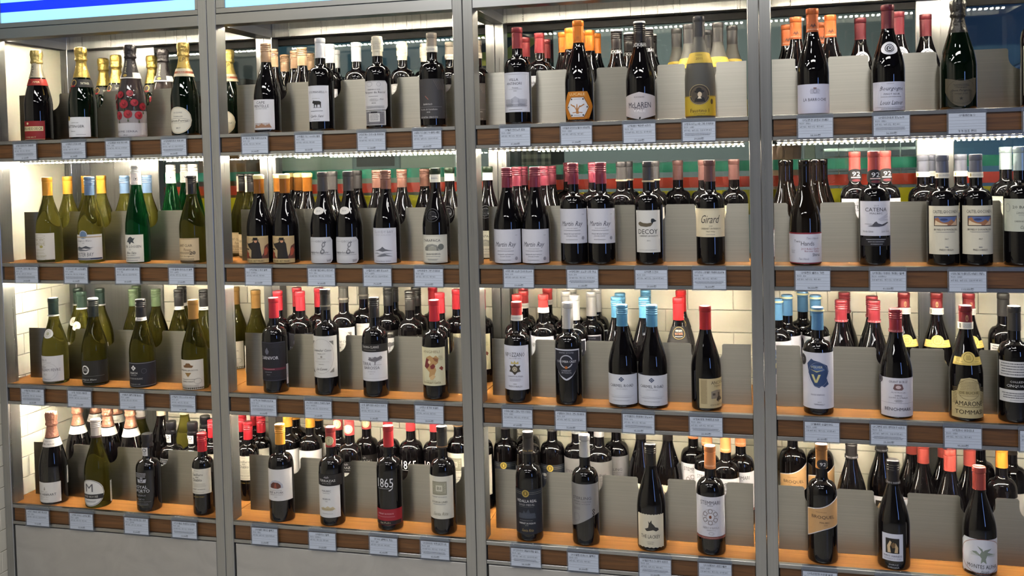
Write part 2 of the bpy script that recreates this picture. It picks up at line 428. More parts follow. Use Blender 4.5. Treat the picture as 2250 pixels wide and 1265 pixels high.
def sstep(t): return t * t * (3 - 2 * t)
def profile(kind, H, R):
    """list of (r, z) from foot to mouth"""
    rn = {'bordeaux': .0145, 'burgundy': .0150, 'champagne': .0148, 'riesling': .0142, 'port': .0150, 'half': .0138}[kind]
    hs, hn = {'bordeaux': (.565, .725), 'burgundy': (.395, .80), 'champagne': (.40, .83), 'riesling': (.34, .84), 'port': (.53, .70), 'half': (.57, .735)}[kind]
    P = [(R * .55, 0.004), (R * .72, 0.0004), (R * .93, 0.0004), (R * .985, .0025), (R, .0075)]
    P += [(R, H * hs * t) for t in (.25, .5, .75, 1.0)]
    n = 14
    for k in range(1, n + 1):
        t = k / n
        if kind in ('bordeaux', 'half', 'port'):
            a = t * math.pi / 2
            # rounded shoulder that meets the neck with a small hollow
            if t < .78:
                u = t / .78; r = R - (R - rn) * .80 * (1 - math.sqrt(max(0, 1 - u ** 2.3)))
                r = max(r, rn)
            else:
                u = (t - .78) / .22; r0 = R - (R - rn) * .80; r = r0 + (rn + .0009 - r0) * (1 - (1 - u) ** 2)
            z = H * (hs + (hn - hs) * t)
        else:
            s_ = t ** 1.12
            r = R + (rn - R) * (sstep(s_) * .75 + s_ * .25 if kind == 'burgundy' else sstep(s_) * .55 + s_ * .45)
            z = H * (hs + (hn - hs) * t)
        P.append((r, z))
    if kind == 'port':
        P += [(rn + .001, H * .76), (rn + .0035, H * .80), (rn + .0035, H * .83), (rn, H * .87)]
    P += [(rn, H * .93), (rn - .0001, H - .016), (rn + .0006, H - .0145), (rn + .0006, H - .0035), (rn - .0002, H - .0008), (rn - .004, H - .0006)]
    return P
def rad_at(P, z):
    best = P[-1][0]
    for (r0, z0), (r1, z1) in zip(P[2:], P[3:]):
        if z0 <= z <= z1 and z1 > z0: return r0 + (r1 - r0) * (z - z0) / (z1 - z0)
    return best

class Surf:
    """collects flat artwork and wraps it round a bottle"""
    def __init__(s, P, rot, R, zb): s.P = P; s.rot = rot; s.R = R; s.zb = zb
    def pt(s, x, y, off):              # x mm along the arc, y mm above the lower edge
        z = s.zb + y / 1000
        r = rad_at(s.P, z) + off
        a = x / 1000 / s.R + s.rot
        return (r * math.sin(a), -r * math.cos(a), z)

TXT = {}
FCURVE = bpy.data.curves.new('lettering', 'FONT')
FOBJ = bpy.data.objects.new('lettering', FCURVE)
TMP = []
def text_mesh(body, shear):
    k = (body, shear)
    if k in TXT: return TXT[k]
    FCURVE.body = body; FCURVE.resolution_u = 2 if len(body) < 9 else 1; FCURVE.shear = shear
    me = bpy.data.meshes.new_from_object(FOBJ)
    vs = [(v.co.x, v.co.y) for v in me.vertices]; fs = [tuple(p.vertices) for p in me.polygons]
    TMP.append(me)
    x0 = min(v[0] for v in vs); x1 = max(v[0] for v in vs); y0 = min(v[1] for v in vs); y1 = max(v[1] for v in vs)
    TXT[k] = (vs, fs, x0, x1, y0, y1)
    return TXT[k]

def strips(v, f, step=3.5):
    """cut wide faces into narrow vertical strips so that they bend with the bottle"""
    V = []; F = []
    for face in f:
        p = [v[i] for i in face]
        a, b = min(q[0] for q in p), max(q[0] for q in p)
        if b - a <= step * 1.3:
            i = len(V); V += p; F.append(tuple(range(i, i + len(p)))); continue
        k0, k1 = math.floor(a / step), math.ceil(b / step)
        for k in range(k0, k1):
            poly = p
            for (lim, sg) in ((k * step, 1), ((k + 1) * step, -1)):
                o = []
                for m_ in range(len(poly)):
                    (xa, ya), (xb, yb) = poly[m_ - 1], poly[m_]
                    ia, ib = sg * (xa - lim) >= 0, sg * (xb - lim) >= 0
                    if ia != ib:
                        t = (lim - xa) / (xb - xa); o.append((lim, ya + t * (yb - ya)))
                    if ib: o.append((xb, yb))
                poly = o
                if len(poly) < 3: break
            if len(poly) >= 3:
                i = len(V); V += poly; F.append(tuple(range(i, i + len(poly))))
    return V, F

# Korean lettering drawn stroke by stroke from its letters
CIRC = [(.5 + .5 * math.cos(math.pi / 4 * k), .5 + .5 * math.sin(math.pi / 4 * k)) for k in range(9)]
_g = [(0, 1), (1, 1), (.85, 0)]
_s = [[(.5, 1), (.38, .5), (0, 0)], [(.46, .62), (1, 0)]]
_j = [[(0, 1), (1, 1)], [(.5, 1), (.38, .5), (0, 0)], [(.46, .55), (1, 0)]]
CON = {'g': [_g], 'n': [[(0, 1), (0, 0), (1, 0)]], 'd': [[(1, 1), (0, 1), (0, 0), (1, 0)]], 'r': [[(0, 1), (1, 1), (1, .5), (0, .5), (0, 0), (1, 0)]], 'm': [[(0, 1), (1, 1), (1, 0), (0, 0), (0, 1)]],
       'b': [[(0, 1), (0, 0), (1, 0), (1, 1)], [(0, .5), (1, .5)]], 's': _s, 'o': [CIRC], 'j': _j, 'c': [[(.35, 1.12), (.65, 1.12)]] + _j, 'k': [_g, [(0, .55), (.9, .5)]], 't': [[(1, 1), (0, 1), (0, 0), (1, 0)], [(0, .5), (1, .5)]],
       'p': [[(0, 1), (1, 1)], [(.28, 1), (.28, 0)], [(.72, 1), (.72, 0)], [(0, 0), (1, 0)]], 'h': [[(.35, 1.1), (.65, 1.1)], [(0, .82), (1, .82)], [(x * .8 + .1, y * .6) for x, y in CIRC]]}
INI = ['g', 'gg', 'n', 'd', 'dd', 'r', 'm', 'b', 'bb', 's', 'ss', 'o', 'j', 'jj', 'c', 'k', 't', 'p', 'h']
FIN = ['', 'g', 'gg', 'gs', 'n', 'nj', 'nh', 'd', 'r', 'rg', 'rm', 'rb', 'rs', 'rt', 'rp', 'rh', 'm', 'b', 'bs', 's', 'ss', 'o', 'j', 'c', 'k', 't', 'p', 'h']
# vowels: (horizontal part, vertical part); each a list of strokes in a unit box
VH = {'o': [[(0, 0), (1, 0)], [(.5, 0), (.5, .8)]], 'yo': [[(0, 0), (1, 0)], [(.33, 0), (.33, .8)], [(.67, 0), (.67, .8)]], 'u': [[(0, .7), (1, .7)], [(.5, .7), (.5, 0)]], 'yu': [[(0, .7), (1, .7)], [(.33, .7), (.33, 0)], [(.67, .7), (.67, 0)]], 'eu': [[(0, .4), (1, .4)]]}
VV = {'a': [[(.3, 0), (.3, 1)], [(.3, .5), (1, .5)]], 'ae': [[(.2, 0), (.2, 1)], [(.2, .5), (.8, .5)], [(.8, 0), (.8, 1)]], 'ya': [[(.3, 0), (.3, 1)], [(.3, .62), (1, .62)], [(.3, .38), (1, .38)]], 'yae': [[(.2, 0), (.2, 1)], [(.8, 0), (.8, 1)], [(.2, .6), (.8, .6)], [(.2, .4), (.8, .4)]],
      'eo': [[(.8, 0), (.8, 1)], [(0, .5), (.8, .5)]], 'e': [[(.45, 0), (.45, 1)], [(0, .5), (.45, .5)], [(.95, 0), (.95, 1)]], 'yeo': [[(.8, 0), (.8, 1)], [(0, .62), (.8, .62)], [(0, .38), (.8, .38)]], 'ye': [[(.45, 0), (.45, 1)], [(0, .62), (.45, .62)], [(0, .38), (.45, .38)], [(.95, 0), (.95, 1)]], 'i': [[(.5, 0), (.5, 1)]]}
MED = [('', 'a'), ('', 'ae'), ('', 'ya'), ('', 'yae'), ('', 'eo'), ('', 'e'), ('', 'yeo'), ('', 'ye'), ('o', ''), ('o', 'a'), ('o', 'ae'), ('o', 'i'), ('yo', ''), ('u', ''), ('u', 'eo'), ('u', 'e'), ('u', 'i'), ('yu', ''), ('eu', ''), ('eu', 'i'), ('', 'i')]
def hangul_strokes(ch):
    i = ord(ch) - 0xAC00; a, v, f = INI[i // 588], MED[(i % 588) // 28], FIN[i % 28]
    out = []
    def put(strokes, x0, x1, y0, y1):
        for st in strokes: out.append([(x0 + (x1 - x0) * x, y0 + (y1 - y0) * y) for x, y in st])
    def cons(c, x0, x1, y0, y1):
        n = len(c)
        for k, l in enumerate(c):
            w_ = (x1 - x0) / n; put(CON[l], x0 + k * w_ + (.02 if n > 1 else 0), x0 + (k + 1) * w_ - (.02 if n > 1 else 0), y0, y1)
    yb = .40 if f else .04
    h, vv = v
    if vv and not h: cons(a, .06, .52, yb + .06, .84); put(VV[vv], .62, .92, yb - .02, .92)
    elif h and not vv: cons(a, .18, .82, yb + (.32 if not f else .24), .88); put(VH[h], .04, .96, yb, yb + (.26 if not f else .20))
    else: cons(a, .08, .55, yb + (.36 if not f else .26), .88); put(VH[h], .02, .64, yb + .02, yb + (.28 if not f else .22)); put(VV[vv], .70, .95, yb - .02, .92)
    if f: cons(f, .2, .86, .02, .29)
    return out
def stroke_faces(strokes, ox, oy, s, sx, th, V, F):
    for st in strokes:
        for (xa, ya), (xb, yb) in zip(st, st[1:]):
            xa, xb = ox + xa * sx, ox + xb * sx; ya, yb = oy + ya * s, oy + yb * s
            d = math.hypot(xb - xa, yb - ya) or 1e-9; ux, uy = (xb - xa) / d * th / 2, (yb - ya) / d * th / 2
            i = len(V); V += [(xa - ux + uy, ya - uy - ux), (xb + ux + uy, yb + uy - ux), (xb + ux - uy, yb + uy + ux), (xa - ux - uy, ya - uy + ux)]; F.append((i, i + 1, i + 2, i + 3))
RUN = {}
def run_mesh(body):
    """mixed Korean and Latin line, em size 1, left at 0"""
    if body in RUN: return RUN[body]
    V = []; F = []; x = 0.0; buf = ''
    def flush():
        nonlocal x, buf
        if buf.strip():
            vs, fs, x0, x1, y0, y1 = text_mesh(buf.strip(), 0.0); i = len(V); lead = .28 * (len(buf) - len(buf.lstrip()))
            V.extend([(x + lead + (a - x0) * 1.05, .06 + b * 1.1) for a, b in vs]); F.extend([tuple(i + q for q in f) for f in fs]); x += lead + (x1 - x0) * 1.05 + .08 + .28 * (len(buf) - len(buf.rstrip()))
        else: x += .30 * len(buf)
        buf = ''
    for ch in body:
        if 0xAC00 <= ord(ch) < 0xD7A4:
            flush(); stroke_faces(hangul_strokes(ch), x, 0, 1, .92, .105, V, F); x += .98
        else: buf += ch
    flush()
    RUN[body] = (V, F, x)
    return RUN[body]
def flat_shape(it):
    """artwork item -> (list of (x, y), faces)"""
    k = it[0]
    if k == 't' or k == 'v':
        _, body, cx, cy, wd, ht = it[:6]
        sh = it[7] if len(it) > 7 else 0.0
        vs, fs, x0, x1, y0, y1 = text_mesh(body, sh)
        sy = ht / max(.3, (y1 - y0)); sx = wd / (x1 - x0) if wd else sy
        pts = [((x - (x0 + x1) / 2) * sx, (y - (y0 + y1) / 2) * sy) for x, y in vs]
        if k == 'v': pts = [(-y, x) for x, y in pts]
        return [(x + cx, y + cy) for x, y in pts], fs
    if k == 'k':
        _, body, cx, cy, wd, ht = it[:6]; V, F, w_ = run_mesh(body)
        return [(cx + (x / w_ - .5) * wd, cy + (y - .45) * ht) for x, y in V], F
    if k == 'r':
        _, cx, cy, wd, ht = it[:5]; n = max(1, int(wd / 5))
        v = []; f = []
        for i in range(n + 1):
            x = cx - wd / 2 + wd * i / n; v += [(x, cy - ht / 2), (x, cy + ht / 2)]
        for i in range(n): f.append((2 * i, 2 * i + 2, 2 * i + 3, 2 * i + 1))
        return v, f
    if k == 'e':
        _, cx, cy, wd, ht = it[:5]; n = 12; v = []; f = []
        for i in range(n + 1):
            t = -math.cos(math.pi * i / n); h = math.sqrt(max(0, 1 - t * t)); v += [(cx + t * wd / 2, cy - h * ht / 2), (cx + t * wd / 2, cy + h * ht / 2)]
        for i in range(n): f.append((2 * i, 2 * i + 2, 2 * i + 3, 2 * i + 1))
        return v, f
    if k == 'o':
        _, cx, cy, wd, ht, th = it[:6]; n = max(28, int(max(wd, ht))); v = []; f = []
        for i in range(n):
            a = 2 * math.pi * i / n
            v += [(cx + math.cos(a) * wd / 2, cy + math.sin(a) * ht / 2), (cx + math.cos(a) * (wd / 2 - th), cy + math.sin(a) * (ht / 2 - th))]
        for i in range(n):
            j = (i + 1) % n; f.append((2 * i, 2 * j, 2 * j + 1, 2 * i + 1))
        return v, f
    if k == 'p':
        pts = it[1]
        tri = tessellate_polygon([[Vector((x, y, 0)) for x, y in pts]])
        out = []
        for a, b, c in tri:
            (x1, y1), (x2, y2), (x3, y3) = pts[a], pts[b], pts[c]
            out.append((a, b, c) if (x2 - x1) * (y3 - y1) - (x3 - x1) * (y2 - y1) > 0 else (a, c, b))
        return list(pts), out
    if k == 'm':                        # rows of illegible small print as little dashes
        _, cx, cy, wd, ht, rows, seed = it[:7]
        rnd = random.Random(seed); v = []; f = []
        for q in range(rows):
            y = cy + ht / 2 - (q + .5) * ht / rows; hh = ht / rows * .45; x = cx - wd / 2 + rnd.random() * wd * .08; e = cx + wd / 2 - rnd.random() * wd * .12
            while x < e:
                l = rnd.uniform(1.0, 3.4); l = min(l, e - x); i = len(v)
                v += [(x, y - hh / 2), (x + l, y - hh / 2), (x + l, y + hh / 2), (x, y + hh / 2)]; f.append((i, i + 1, i + 2, i + 3)); x += l + .7
        return v, f
    raise ValueError(k)
def item_col(it):
    return {'t': 6, 'v': 6, 'k': 6, 'r': 5, 'e': 5, 'o': 6, 'p': 2, 'm': 7}[it[0]]

def label_mesh(surf, w, h, shape, m, off=0.0005, n=22, rows=1):
    """a paper label; the outline is given by lower and upper edge as functions of x"""
    mb = MB()
    def edges(t):                       # t in -1..1
        if shape == 'rect': return 0.0, 1.0
        if shape == 'ellipse':
            q = math.sqrt(max(0, 1 - t * t)) / 2; return .5 - q, .5 + q
        if shape == 'hex':
            q = min(1, (1 - abs(t)) / .42 + .02) / 2; return .5 - q, .5 + q
        if shape == 'softhex':
            q = .34 + .16 * (1 - abs(t)); return .5 - q, .5 + q
        if shape == 'shield': return (abs(t) ** 1.8) * .62, 1.0 - .05 * (1 - abs(t)) * 0
        if shape == 'wave': return (.30 * sstep((t + 1) / 2)) if True else 0, 1.0
        if shape == 'slant': return .34 * (t + 1) / 2 + .03 * math.cos(t * 3), .66 + .34 * (t + 1) / 2 - .03 * math.cos(t * 3) + .0
        if shape == 'archtop': return 0.0, .86 + .14 * math.cos(t * math.pi / 2)
        if shape == 'cuttop': return 0.0, min(1.0, .80 + (1 + t) * .55)
        if shape == 'cutcorner': return (0.0 if abs(t) < .86 else (abs(t) - .86) * .9), (1.0 if abs(t) < .86 else 1 - (abs(t) - .86) * .9)
        if shape == 'crest':
            u = abs(t); top = 1.0 - .10 * u - (.28 if u > .62 else .28 * max(0, (u - .45) / .17)); bot = .0 if u < .93 else .0
            return bot, top
        if shape == 'vshield': return .02 + .50 * abs(t) ** 2.2, 1 - .09 * math.cos(t * math.pi) * .5 - .045
        if shape == 'torn': return .012 * math.sin(t * 23), 1 - .012 * math.sin(t * 31)
        return 0.0, 1.0
    for i in range(n + 1):
        t = -1 + 2 * i / n
        lo, hi = edges(t)
        for k in range(rows + 1):
            mb.v.append(surf.pt(t * w / 2, h * (lo + (hi - lo) * k / rows), off))
    for i in range(n):
        for k in range(rows):
            a = i * (rows + 1) + k; mb.f.append((a, a + rows + 1, a + rows + 2, a + 1))
    return mb.mesh('label', m, False)

KIN = {}
def capsule(kind, P, H, style, col, length, extra):
    """closure meshes: list of (name, mesh)"""
    out = []
    r = lambda z: rad_at(P, z)
    met = extra.get('metal', 0.2)
    if style == 'capsule':
        m = cmat(col, met, 0.34)
        zb = H - length; pr = []
        for k in range(7):
            z = zb + (H - .0155 - zb) * k / 6; pr.append((r(z) + .0008, z))
        pr = [(r(zb) + .0001, zb - .0001)] + pr
        rt = r(H - .01)
        pr += [(rt - .0004, H - .0150), (rt + .0010, H - .0136), (rt + .0010, H - .003), (rt + .0004, H + .0004), (rt - .0020, H + .0010), (rt - .0028, H + .0002), (0.0, H + .0003)]
        out.append(('capsule', MB().lathe(pr, 32).mesh('capsule', m, True)))
    elif style == 'screw':
        m = cmat(col, met, 0.3)
        zb = H - length; pr = [(r(zb) + .0001, zb - .0001)]
        for k in range(4):
            z = zb + (H - .0285 - zb) * k / 3; pr.append((r(z) + .0008, z))
        rt = r(H - .01) + .0008
        for k in range(3):
            z = H - .027 + k * .0058
            pr += [(rt - .0009, z), (rt + .0004, z + .0012), (rt + .0004, z + .0038), (rt - .0009, z + .0050)]
        pr += [(rt + .0002, H - .008), (rt + .0002, H - .0016), (rt - .0010, H + .0002), (rt - .0040, H + .0006), (0.0, H + .0006)]
        out.append(('screw_cap', MB().lathe(pr, 32).mesh('screw_cap', m, True)))
        if extra.get('top'):
            out.append(('cap_top', MB().lathe([(rt + .0004, H - .004), (rt + .0004, H - .0012), (rt - .0012, H + .0010), (0, H + .0012)], 28).mesh('cap_top', cmat(extra['top'], .2, .35), True)))
    elif style == 'foil':
        rnd = random.Random(hash(col) % 999 if False else len(col) + int(H * 10000))
        ph = [rnd.uniform(0, 6.28) for _ in range(8)]
        def wob(k, j, z):
            t = max(0, (z - (H - .06)) / .06)
            return t * (.040 * math.sin(j * 1.9 + ph[k % 8]) + .034 * math.sin(j * 4.3 + ph[(k * 3) % 8] + z * 900))
        m = foil_mat(col, extra.get('metal', 0.75))
        zb = H - length; pr = [(r(zb) + .0002, zb)]
        for k in range(1, 8):
            z = zb + (H - .047 - zb) * k / 7; pr.append((r(z) + .0010, z))
        pr += [(.0176, H - .045), (.0194, H - .043), (.0188, H - .038), (.0172, H - .033), (.0186, H - .026), (.0196, H - .016), (.0192, H - .008), (.0172, H - .002), (.0110, H), (0, H + .0003)]
        out.append(('foil', MB().lathe(pr, 40, wob=wob).mesh('foil', m, True)))
        if extra.get('neck'):
            z0, z1 = extra['neck'][1:3]
            out.append(('neck_foil', MB().lathe([(r(z0) + .0013, z0)] + [(r(z0 + (z1 - z0) * q / 5) + .0016, z0 + (z1 - z0) * q / 5) for q in range(6)] + [(r(z1) + .0011, z1)], 36).mesh('neck_foil', cmat(extra['neck'][0], .5, .35), True)))
    elif style == 'wax':
        m = cmat(col, 0, .5)
        out.append(('wax_seal', MB().lathe([(r(H - .013) + .0004, H - .0135), (r(H - .013) + .0016, H - .011), (r(H - .004) + .0018, H - .002), (.013, H + .0012), (0, H + .0012)], 28).mesh('wax_seal', m, True)))
        z0, z1 = H - length, H - .0136
        out.append(('neck_sleeve', MB().lathe([(r(z0) + .0001, z0)] + [(r(z0 + (z1 - z0) * q / 4) + .0007, z0 + (z1 - z0) * q / 4) for q in range(5)], 28).mesh('neck_sleeve', cmat('#7a4a14', .1, .3), True)))
    elif style == 'cork':
        out.append(('cork', MB().lathe([(.0095, H - .03), (.0095, H - .0004), (0, H - .0003)], 20).mesh('cork', cmat('#4a3a22', 0, .7), True)))
    elif style == 'stopper':
        m = cmat(col, 0.1, .3)
        rt = .0152
        out.append(('stopper', MB().lathe([(r(H - length) + .0001, H - length), (r(H - length) + .0012, H - length + .002), (rt + .001, H - .030), (rt + .0003, H - .027), (rt + .0022, H - .024), (rt + .0024, H - .003), (rt + .0012, H), (0, H + .0003)], 28).mesh('stopper', m, True)))
    return out

def kin(key, kind, H, R, glass, cap, labels, desc, back, name='wine_bottle', cat='bottle'):
    """build one bottle of a kind at the origin (hidden from nothing: the first copy is placed, the rest share its meshes)"""
    P = profile(kind, H, R)
    parts = []          # (name, mesh, [(subname, mesh)])
    parts.append(('glass', MB().lathe(P, 40).mesh('glass', GL[glass], True), []))
    extra = cap[3] if len(cap) > 3 else {}
    for nm, me in capsule(kind, P, H, cap[0], cap[1], (cap[2] if len(cap) > 2 else 58) / 1000, extra):
        parts.append((nm, me, []))
    for L in labels:
        z0, z1, half, bg, items = L[:5]
        shape = L[5] if len(L) > 5 else 'rect'
        rot = math.radians(L[6]) if len(L) > 6 else 0.0
        nm = L[7] if len(L) > 7 else 'label'
        rows = 1 if rad_at(P, z0 / 1000) == rad_at(P, z1 / 1000) else 8
        rl = R if rows == 1 else rad_at(P, (z0 + z1) / 2000)
        surf = Surf(P, rot, rl, z0 / 1000)
        w = 2 * math.radians(half) * rl * 1000; h = z1 - z0
        caplen = {'foil': cap[2] / 1000 if len(cap) > 2 else .09, 'cork': 0.0, 'wax': .058}.get(cap[0], (cap[2] if len(cap) > 2 else 58) / 1000)
        off = (0.0022 if z1 / 1000 > H - caplen + .001 else 0.0005) + 0.0004 * labels.index(L)
        if L[3] is not None:
            mm = cmat(bg, *(L[8] if len(L) > 8 else (0, .55)))
            lm = label_mesh(surf, w, h, shape, mm, off, n=40 if half > 120 else 24, rows=rows)
        else: lm = None
        by = {}
        for q, it in enumerate(items):
            col = it[item_col(it)]
            v, f = strips(*flat_shape(it))
            mb = by.setdefault(col, MB()); i = len(mb.v)
            o2 = off + 0.00018 + 0.00007 * q + (0.0001 if it[0] in 'tv' else 0)
            mb.v += [surf.pt(x, y, o2) for x, y in v]; mb.f += [tuple(i + a for a in t) for t in f]
        subs = [('print', mb.mesh('print', cmat(col, 0.6 if col in ('#b79a55', '#c8a44a') else 0, .5))) for col, mb in by.items()]
        if lm is None:
            parts[0][2].extend(subs)
        else: parts.append((nm, lm, subs))
    KIN[key] = dict(parts=parts, desc=desc, back=back, name=name, cat=cat, used=0)

def place(key, x, y, r, label, group, rz=0.0):
    k = KIN[key]
    t = thing(k['name'], label, k['cat'], (x, y, ZT[r] + 0.0003), group)
    t.rotation_euler.z = rz
    for nm, me, subs in k['parts']:
        o = link(nm, me, t)
        for sn, sm in subs: link(sn, sm, o)
    k['used'] += 1
    return t

# ------------------------------------------------------------------ every kind of bottle on the wall; labels in millimetres (x from the middle, y from the lower edge)
K = '#1c1a1c'; WH = '#dcdde3'; CR = '#e4dcc6'; GO = '#b79a55'; RD = '#8e1d22'; GY = '#77777c'
BX, BG, CH = 'bordeaux', 'burgundy', 'champagne'
# --- top shelf
kin('piper', CH, .2992, .0435, 'black', ('foil', '#b8a468', 92, {'neck': ('#a9a08a', .207, .252)}), [
    (3, 64, 62, '#8a1b1f', [('r', 0, 36, 84, 15, '#d8c79a'), ('t', 'PIPER-HEIDSIECK', 2, 36, 76, 9, K), ('t', 'CUVEE BRUT', 0, 8, 40, 4.5, '#d8c79a'), ('e', -8, 53, 8, 8, '#d8c79a'), ('r', 0, 1.2, 92, 1.2, '#d8c79a')]),
    (181, 203, 175, '#9c2a22', [('e', -8, 11, 17, 17, '#6f1512'), ('t', 'PIPER', 16, 11, 20, 6, '#e6c9a0')], 'rect', 0, 'neck_band'),
    (208, 255, 24, '#a9a08a', [('v', 'PIPER', -4, 23, 34, 7, K)], 'rect', 12, 'neck_print')],
    'dark champagne bottle with red label and grey-gold foil', 'red-labelled champagne bottle', 'champagne_bottle')
kin('taitt', CH, .3000, .0435, 'dkgreen', ('foil', '#bda258', 100), [
    (7, 71, 66, '#dddde0', [('e', -26, 60, 15, 15, '#c8a44a'), ('e', -26, 60, 9, 9, '#8d7430'), ('t', 'CHAMPAGNE', 0, 46, 28, 3.5, GY), ('t', 'TAITTINGER', -4, 34, 70, 8.5, K), ('t', 'Reserve', -6, 19, 18, 4, GY, .3), ('r', 20, 8, 30, 1, GY)]),
    (168, 194, 175, '#17161a', [('e', -6, 14, 22, 22, '#b79a55'), ('e', -6, 14, 17, 17, '#2a2228'), ('t', 'TAITTINGER', 30, 12, 26, 7, '#d9d2c0'), ('e', -6, 3, 18, 6, '#8e1d22')], 'rect', 0, 'neck_band')],
    'champagne bottle with gold foil, black collar and white label', 'gold-foiled champagne bottle', 'champagne_bottle')
ROSE = []
for (x, y, s_) in ((-46, 60, 1.3), (-18, 56, 1.4), (14, 60, 1.4), (46, 56, 1.3), (-34, 86, 1.2), (2, 92, 1.5), (34, 96, 1.2), (60, 84, 1.3), (-60, 98, 1.2), (-8, 122, 1.2), (22, 126, 1.1), (-30, 116, 1.0)):
    ROSE += [('p', [(x, y - 8 * s_), (x + 3.5, y - 24), (x - 2, y - 24)], '#3d4a2a'), ('e', x, y, 19 * s_, 19 * s_, '#8c1a26'), ('e', x - 2, y + 2, 13 * s_, 12 * s_, '#a82a36'), ('e', x + 2, y, 8 * s_, 9 * s_, '#6d0f1a'), ('e', x + 1, y + 3, 4 * s_, 4 * s_, '#a82a36')]
kin('jaume', CH, .2991, .0435, 'smoke', ('foil', '#2b2729', 94, {'metal': .3}), [
    (2, 46, 179, '#bdbbbf', [('t', 'JAUME SERRA', 4, 16, 74, 8, '#5b5660'), ('t', 'Brut', 4, 6, 14, 4, '#5b5660', .3)]),
    (46, 84, 179, '#8d8688', [], 'rect', 0, 'sleeve'),
    (46, 190, 179, None, [(a[0], a[1], a[2] - 32) + a[3:] if a[0] != 'p' else ('p', [(x, y - 32) for x, y in a[1]], a[2]) for a in ROSE]),
    (188, 207, 170, '#d9d5cf', [], 'rect', 0, 'neck_edge'),
    (192, 252, 40, '#2b2729', [('v', 'JAUME SERRA', -2, 34, 40, 6.5, '#d4c9a8'), ('e', -2, 6, 9, 9, '#b79a55')], 'rect', 6, 'neck_print')],
    'rose-decorated sparkling wine bottle with black foil neck', 'rose-decorated black-foiled sparkling bottle', 'champagne_bottle')
kin('laurent', CH, .2959, .0435, 'dkgreen', ('foil', '#b89e5c', 88), [
    (6, 90, 58, '#d9d3c2', [('o', 0, 42, 84, 80, .9, '#b79a55'), ('t', 'LA CUVEE', 0, 66, 30, 4, GY), ('t', 'CHAMPAGNE', 0, 54, 32, 3.2, GY), ('t', 'Laurent-Perrier', 0, 41, 66, 7, K), ('o', 0, 41, 74, 15, .6, GY), ('t', 'BRUT', 2, 18, 14, 4, GY)], 'ellipse'),
    (186, 211, 175, '#cdbfa3', [('r', 0, 13, 120, 7, '#9c5236'), ('t', 'LAURENT', 6, 13, 26, 4, '#e6d9bd')], 'rect', 0, 'neck_band'),
    (214, 255, 40, '#c5a552', [('t', 'LP', 2, 26, 16, 13, '#5a4a24', .2)], 'rect', 12, 'neck_print')],
    'champagne bottle with gold foil and cream oval label', 'gold-foiled oval-labelled champagne bottle', 'champagne_bottle')
kin('cape', BG, .2763, .041, 'black', ('screw', '#a5876b', 58), [
    (1.5, 102, 57, '#d3d2d6', [('t', 'CAPE', -2, 91, 29, 8, '#4c4a52'), ('t', 'MENTELLE', -2, 80, 52, 8, '#4c4a52'), ('t', 'MARGARET RIVER', -2, 72, 40, 2.8, GY),
     ('m', 0, 22, 58, 14, 4, 3, '#7d5b47'), ('p', [(-30, 14), (-22, 24), (-10, 20), (0, 27), (12, 21), (24, 26), (31, 14)], '#9a735a'), ('m', 0, 8, 44, 4, 1, 5, GY)])],
    'dark wine bottle with tan screw cap and white landscape label', 'tan-capped dark wine bottle')
kin('susu', BX, .2817, .039, 'black', ('capsule', '#c2c3c7', 60), [
    (29, 136.5, 58, '#cfd0d8', [('t', 'SUSUMANIELLO', 2, 88, 64, 6.5, '#4a4a52'), ('m', 0, 69, 28, 2.4, 1, 1, GY),
     ('p', [(-13, 58), (-10, 62), (-11, 65), (-8, 62), (10, 61), (15, 58), (14, 42), (12, 42), (11, 50), (4, 50), (3, 42), (1, 42), (0, 50), (-4, 50), (-5, 42), (-7, 42), (-8, 53), (-13, 55)], K), ('r', 3, 41.5, 26, 1, K),
     ('m', 0, 31, 50, 3, 1, 2, '#4a4a52'), ('t', 'Carlo Sani', 0, 16, 44, 8, '#4a4a52', .45), ('m', 0, 7, 22, 2.4, 1, 3, GY)])],
    'dark wine bottle with silver capsule and white horse label', 'silver-capped dark wine bottle')
kin('riscal', BX, .2765, .039, 'black', ('capsule', '#cfc8b4', 58, {'metal': .15}), [
    (57, 143, 64, '#c9c7c9', [('o', -14, 76, 22, 14, .7, GY), ('o', 16, 75, 12, 12, .6, GY), ('t', 'HEREDEROS DEL', 0, 60, 42, 3.4, '#57545a'), ('t', 'Marques de Riscal', 0, 51, 70, 8, '#3a373d'), ('m', 0, 40, 34, 3, 1, 1, GY), ('o', 0, 29, 26, 9, .5, GY), ('t', 'RESERVA', 0, 29, 18, 3, GY), ('t', 'Rioja', 24, 31, 12, 4, '#57545a', .4), ('t', '2018', 0, 20, 12, 4, '#57545a'), ('m', 0, 8, 64, 9, 3, 4, GY), ('r', 0, 84, 78, .6, GY)], 'cutcorner'),
    (11.5, 55, 52, '#c6c5c4', [('o', 0, 21.5, 62, 40, 1.2, '#35343a'), ('r', 0, 21.5, 63, 40, '#8e8c90'), ('r', 0, 23, 34, 24, '#cfcdcc'), ('m', 0, 23, 30, 20, 6, 6, '#4a484e'), ('m', -23, 21, 13, 34, 12, 8, '#2c2a30'), ('m', 23, 21, 13, 34, 12, 9, '#2c2a30'), ('m', 0, 6, 44, 6, 3, 10, '#2c2a30'), ('r', 0, 38, 20, 4, '#2c2a30'), ('o', 0, 38, 40, 6, 1.2, '#2c2a30')], 'rect', 0, 'lower_label'),
    (232, 266, 100, '#cfc8b4', [('m', 0, 18, 40, 26, 8, 77, '#77716a')], 'rect', 0, 'neck_print')],
    'dark wine bottle with cream capsule and two ornate labels', 'cream-capped dark wine bottle')
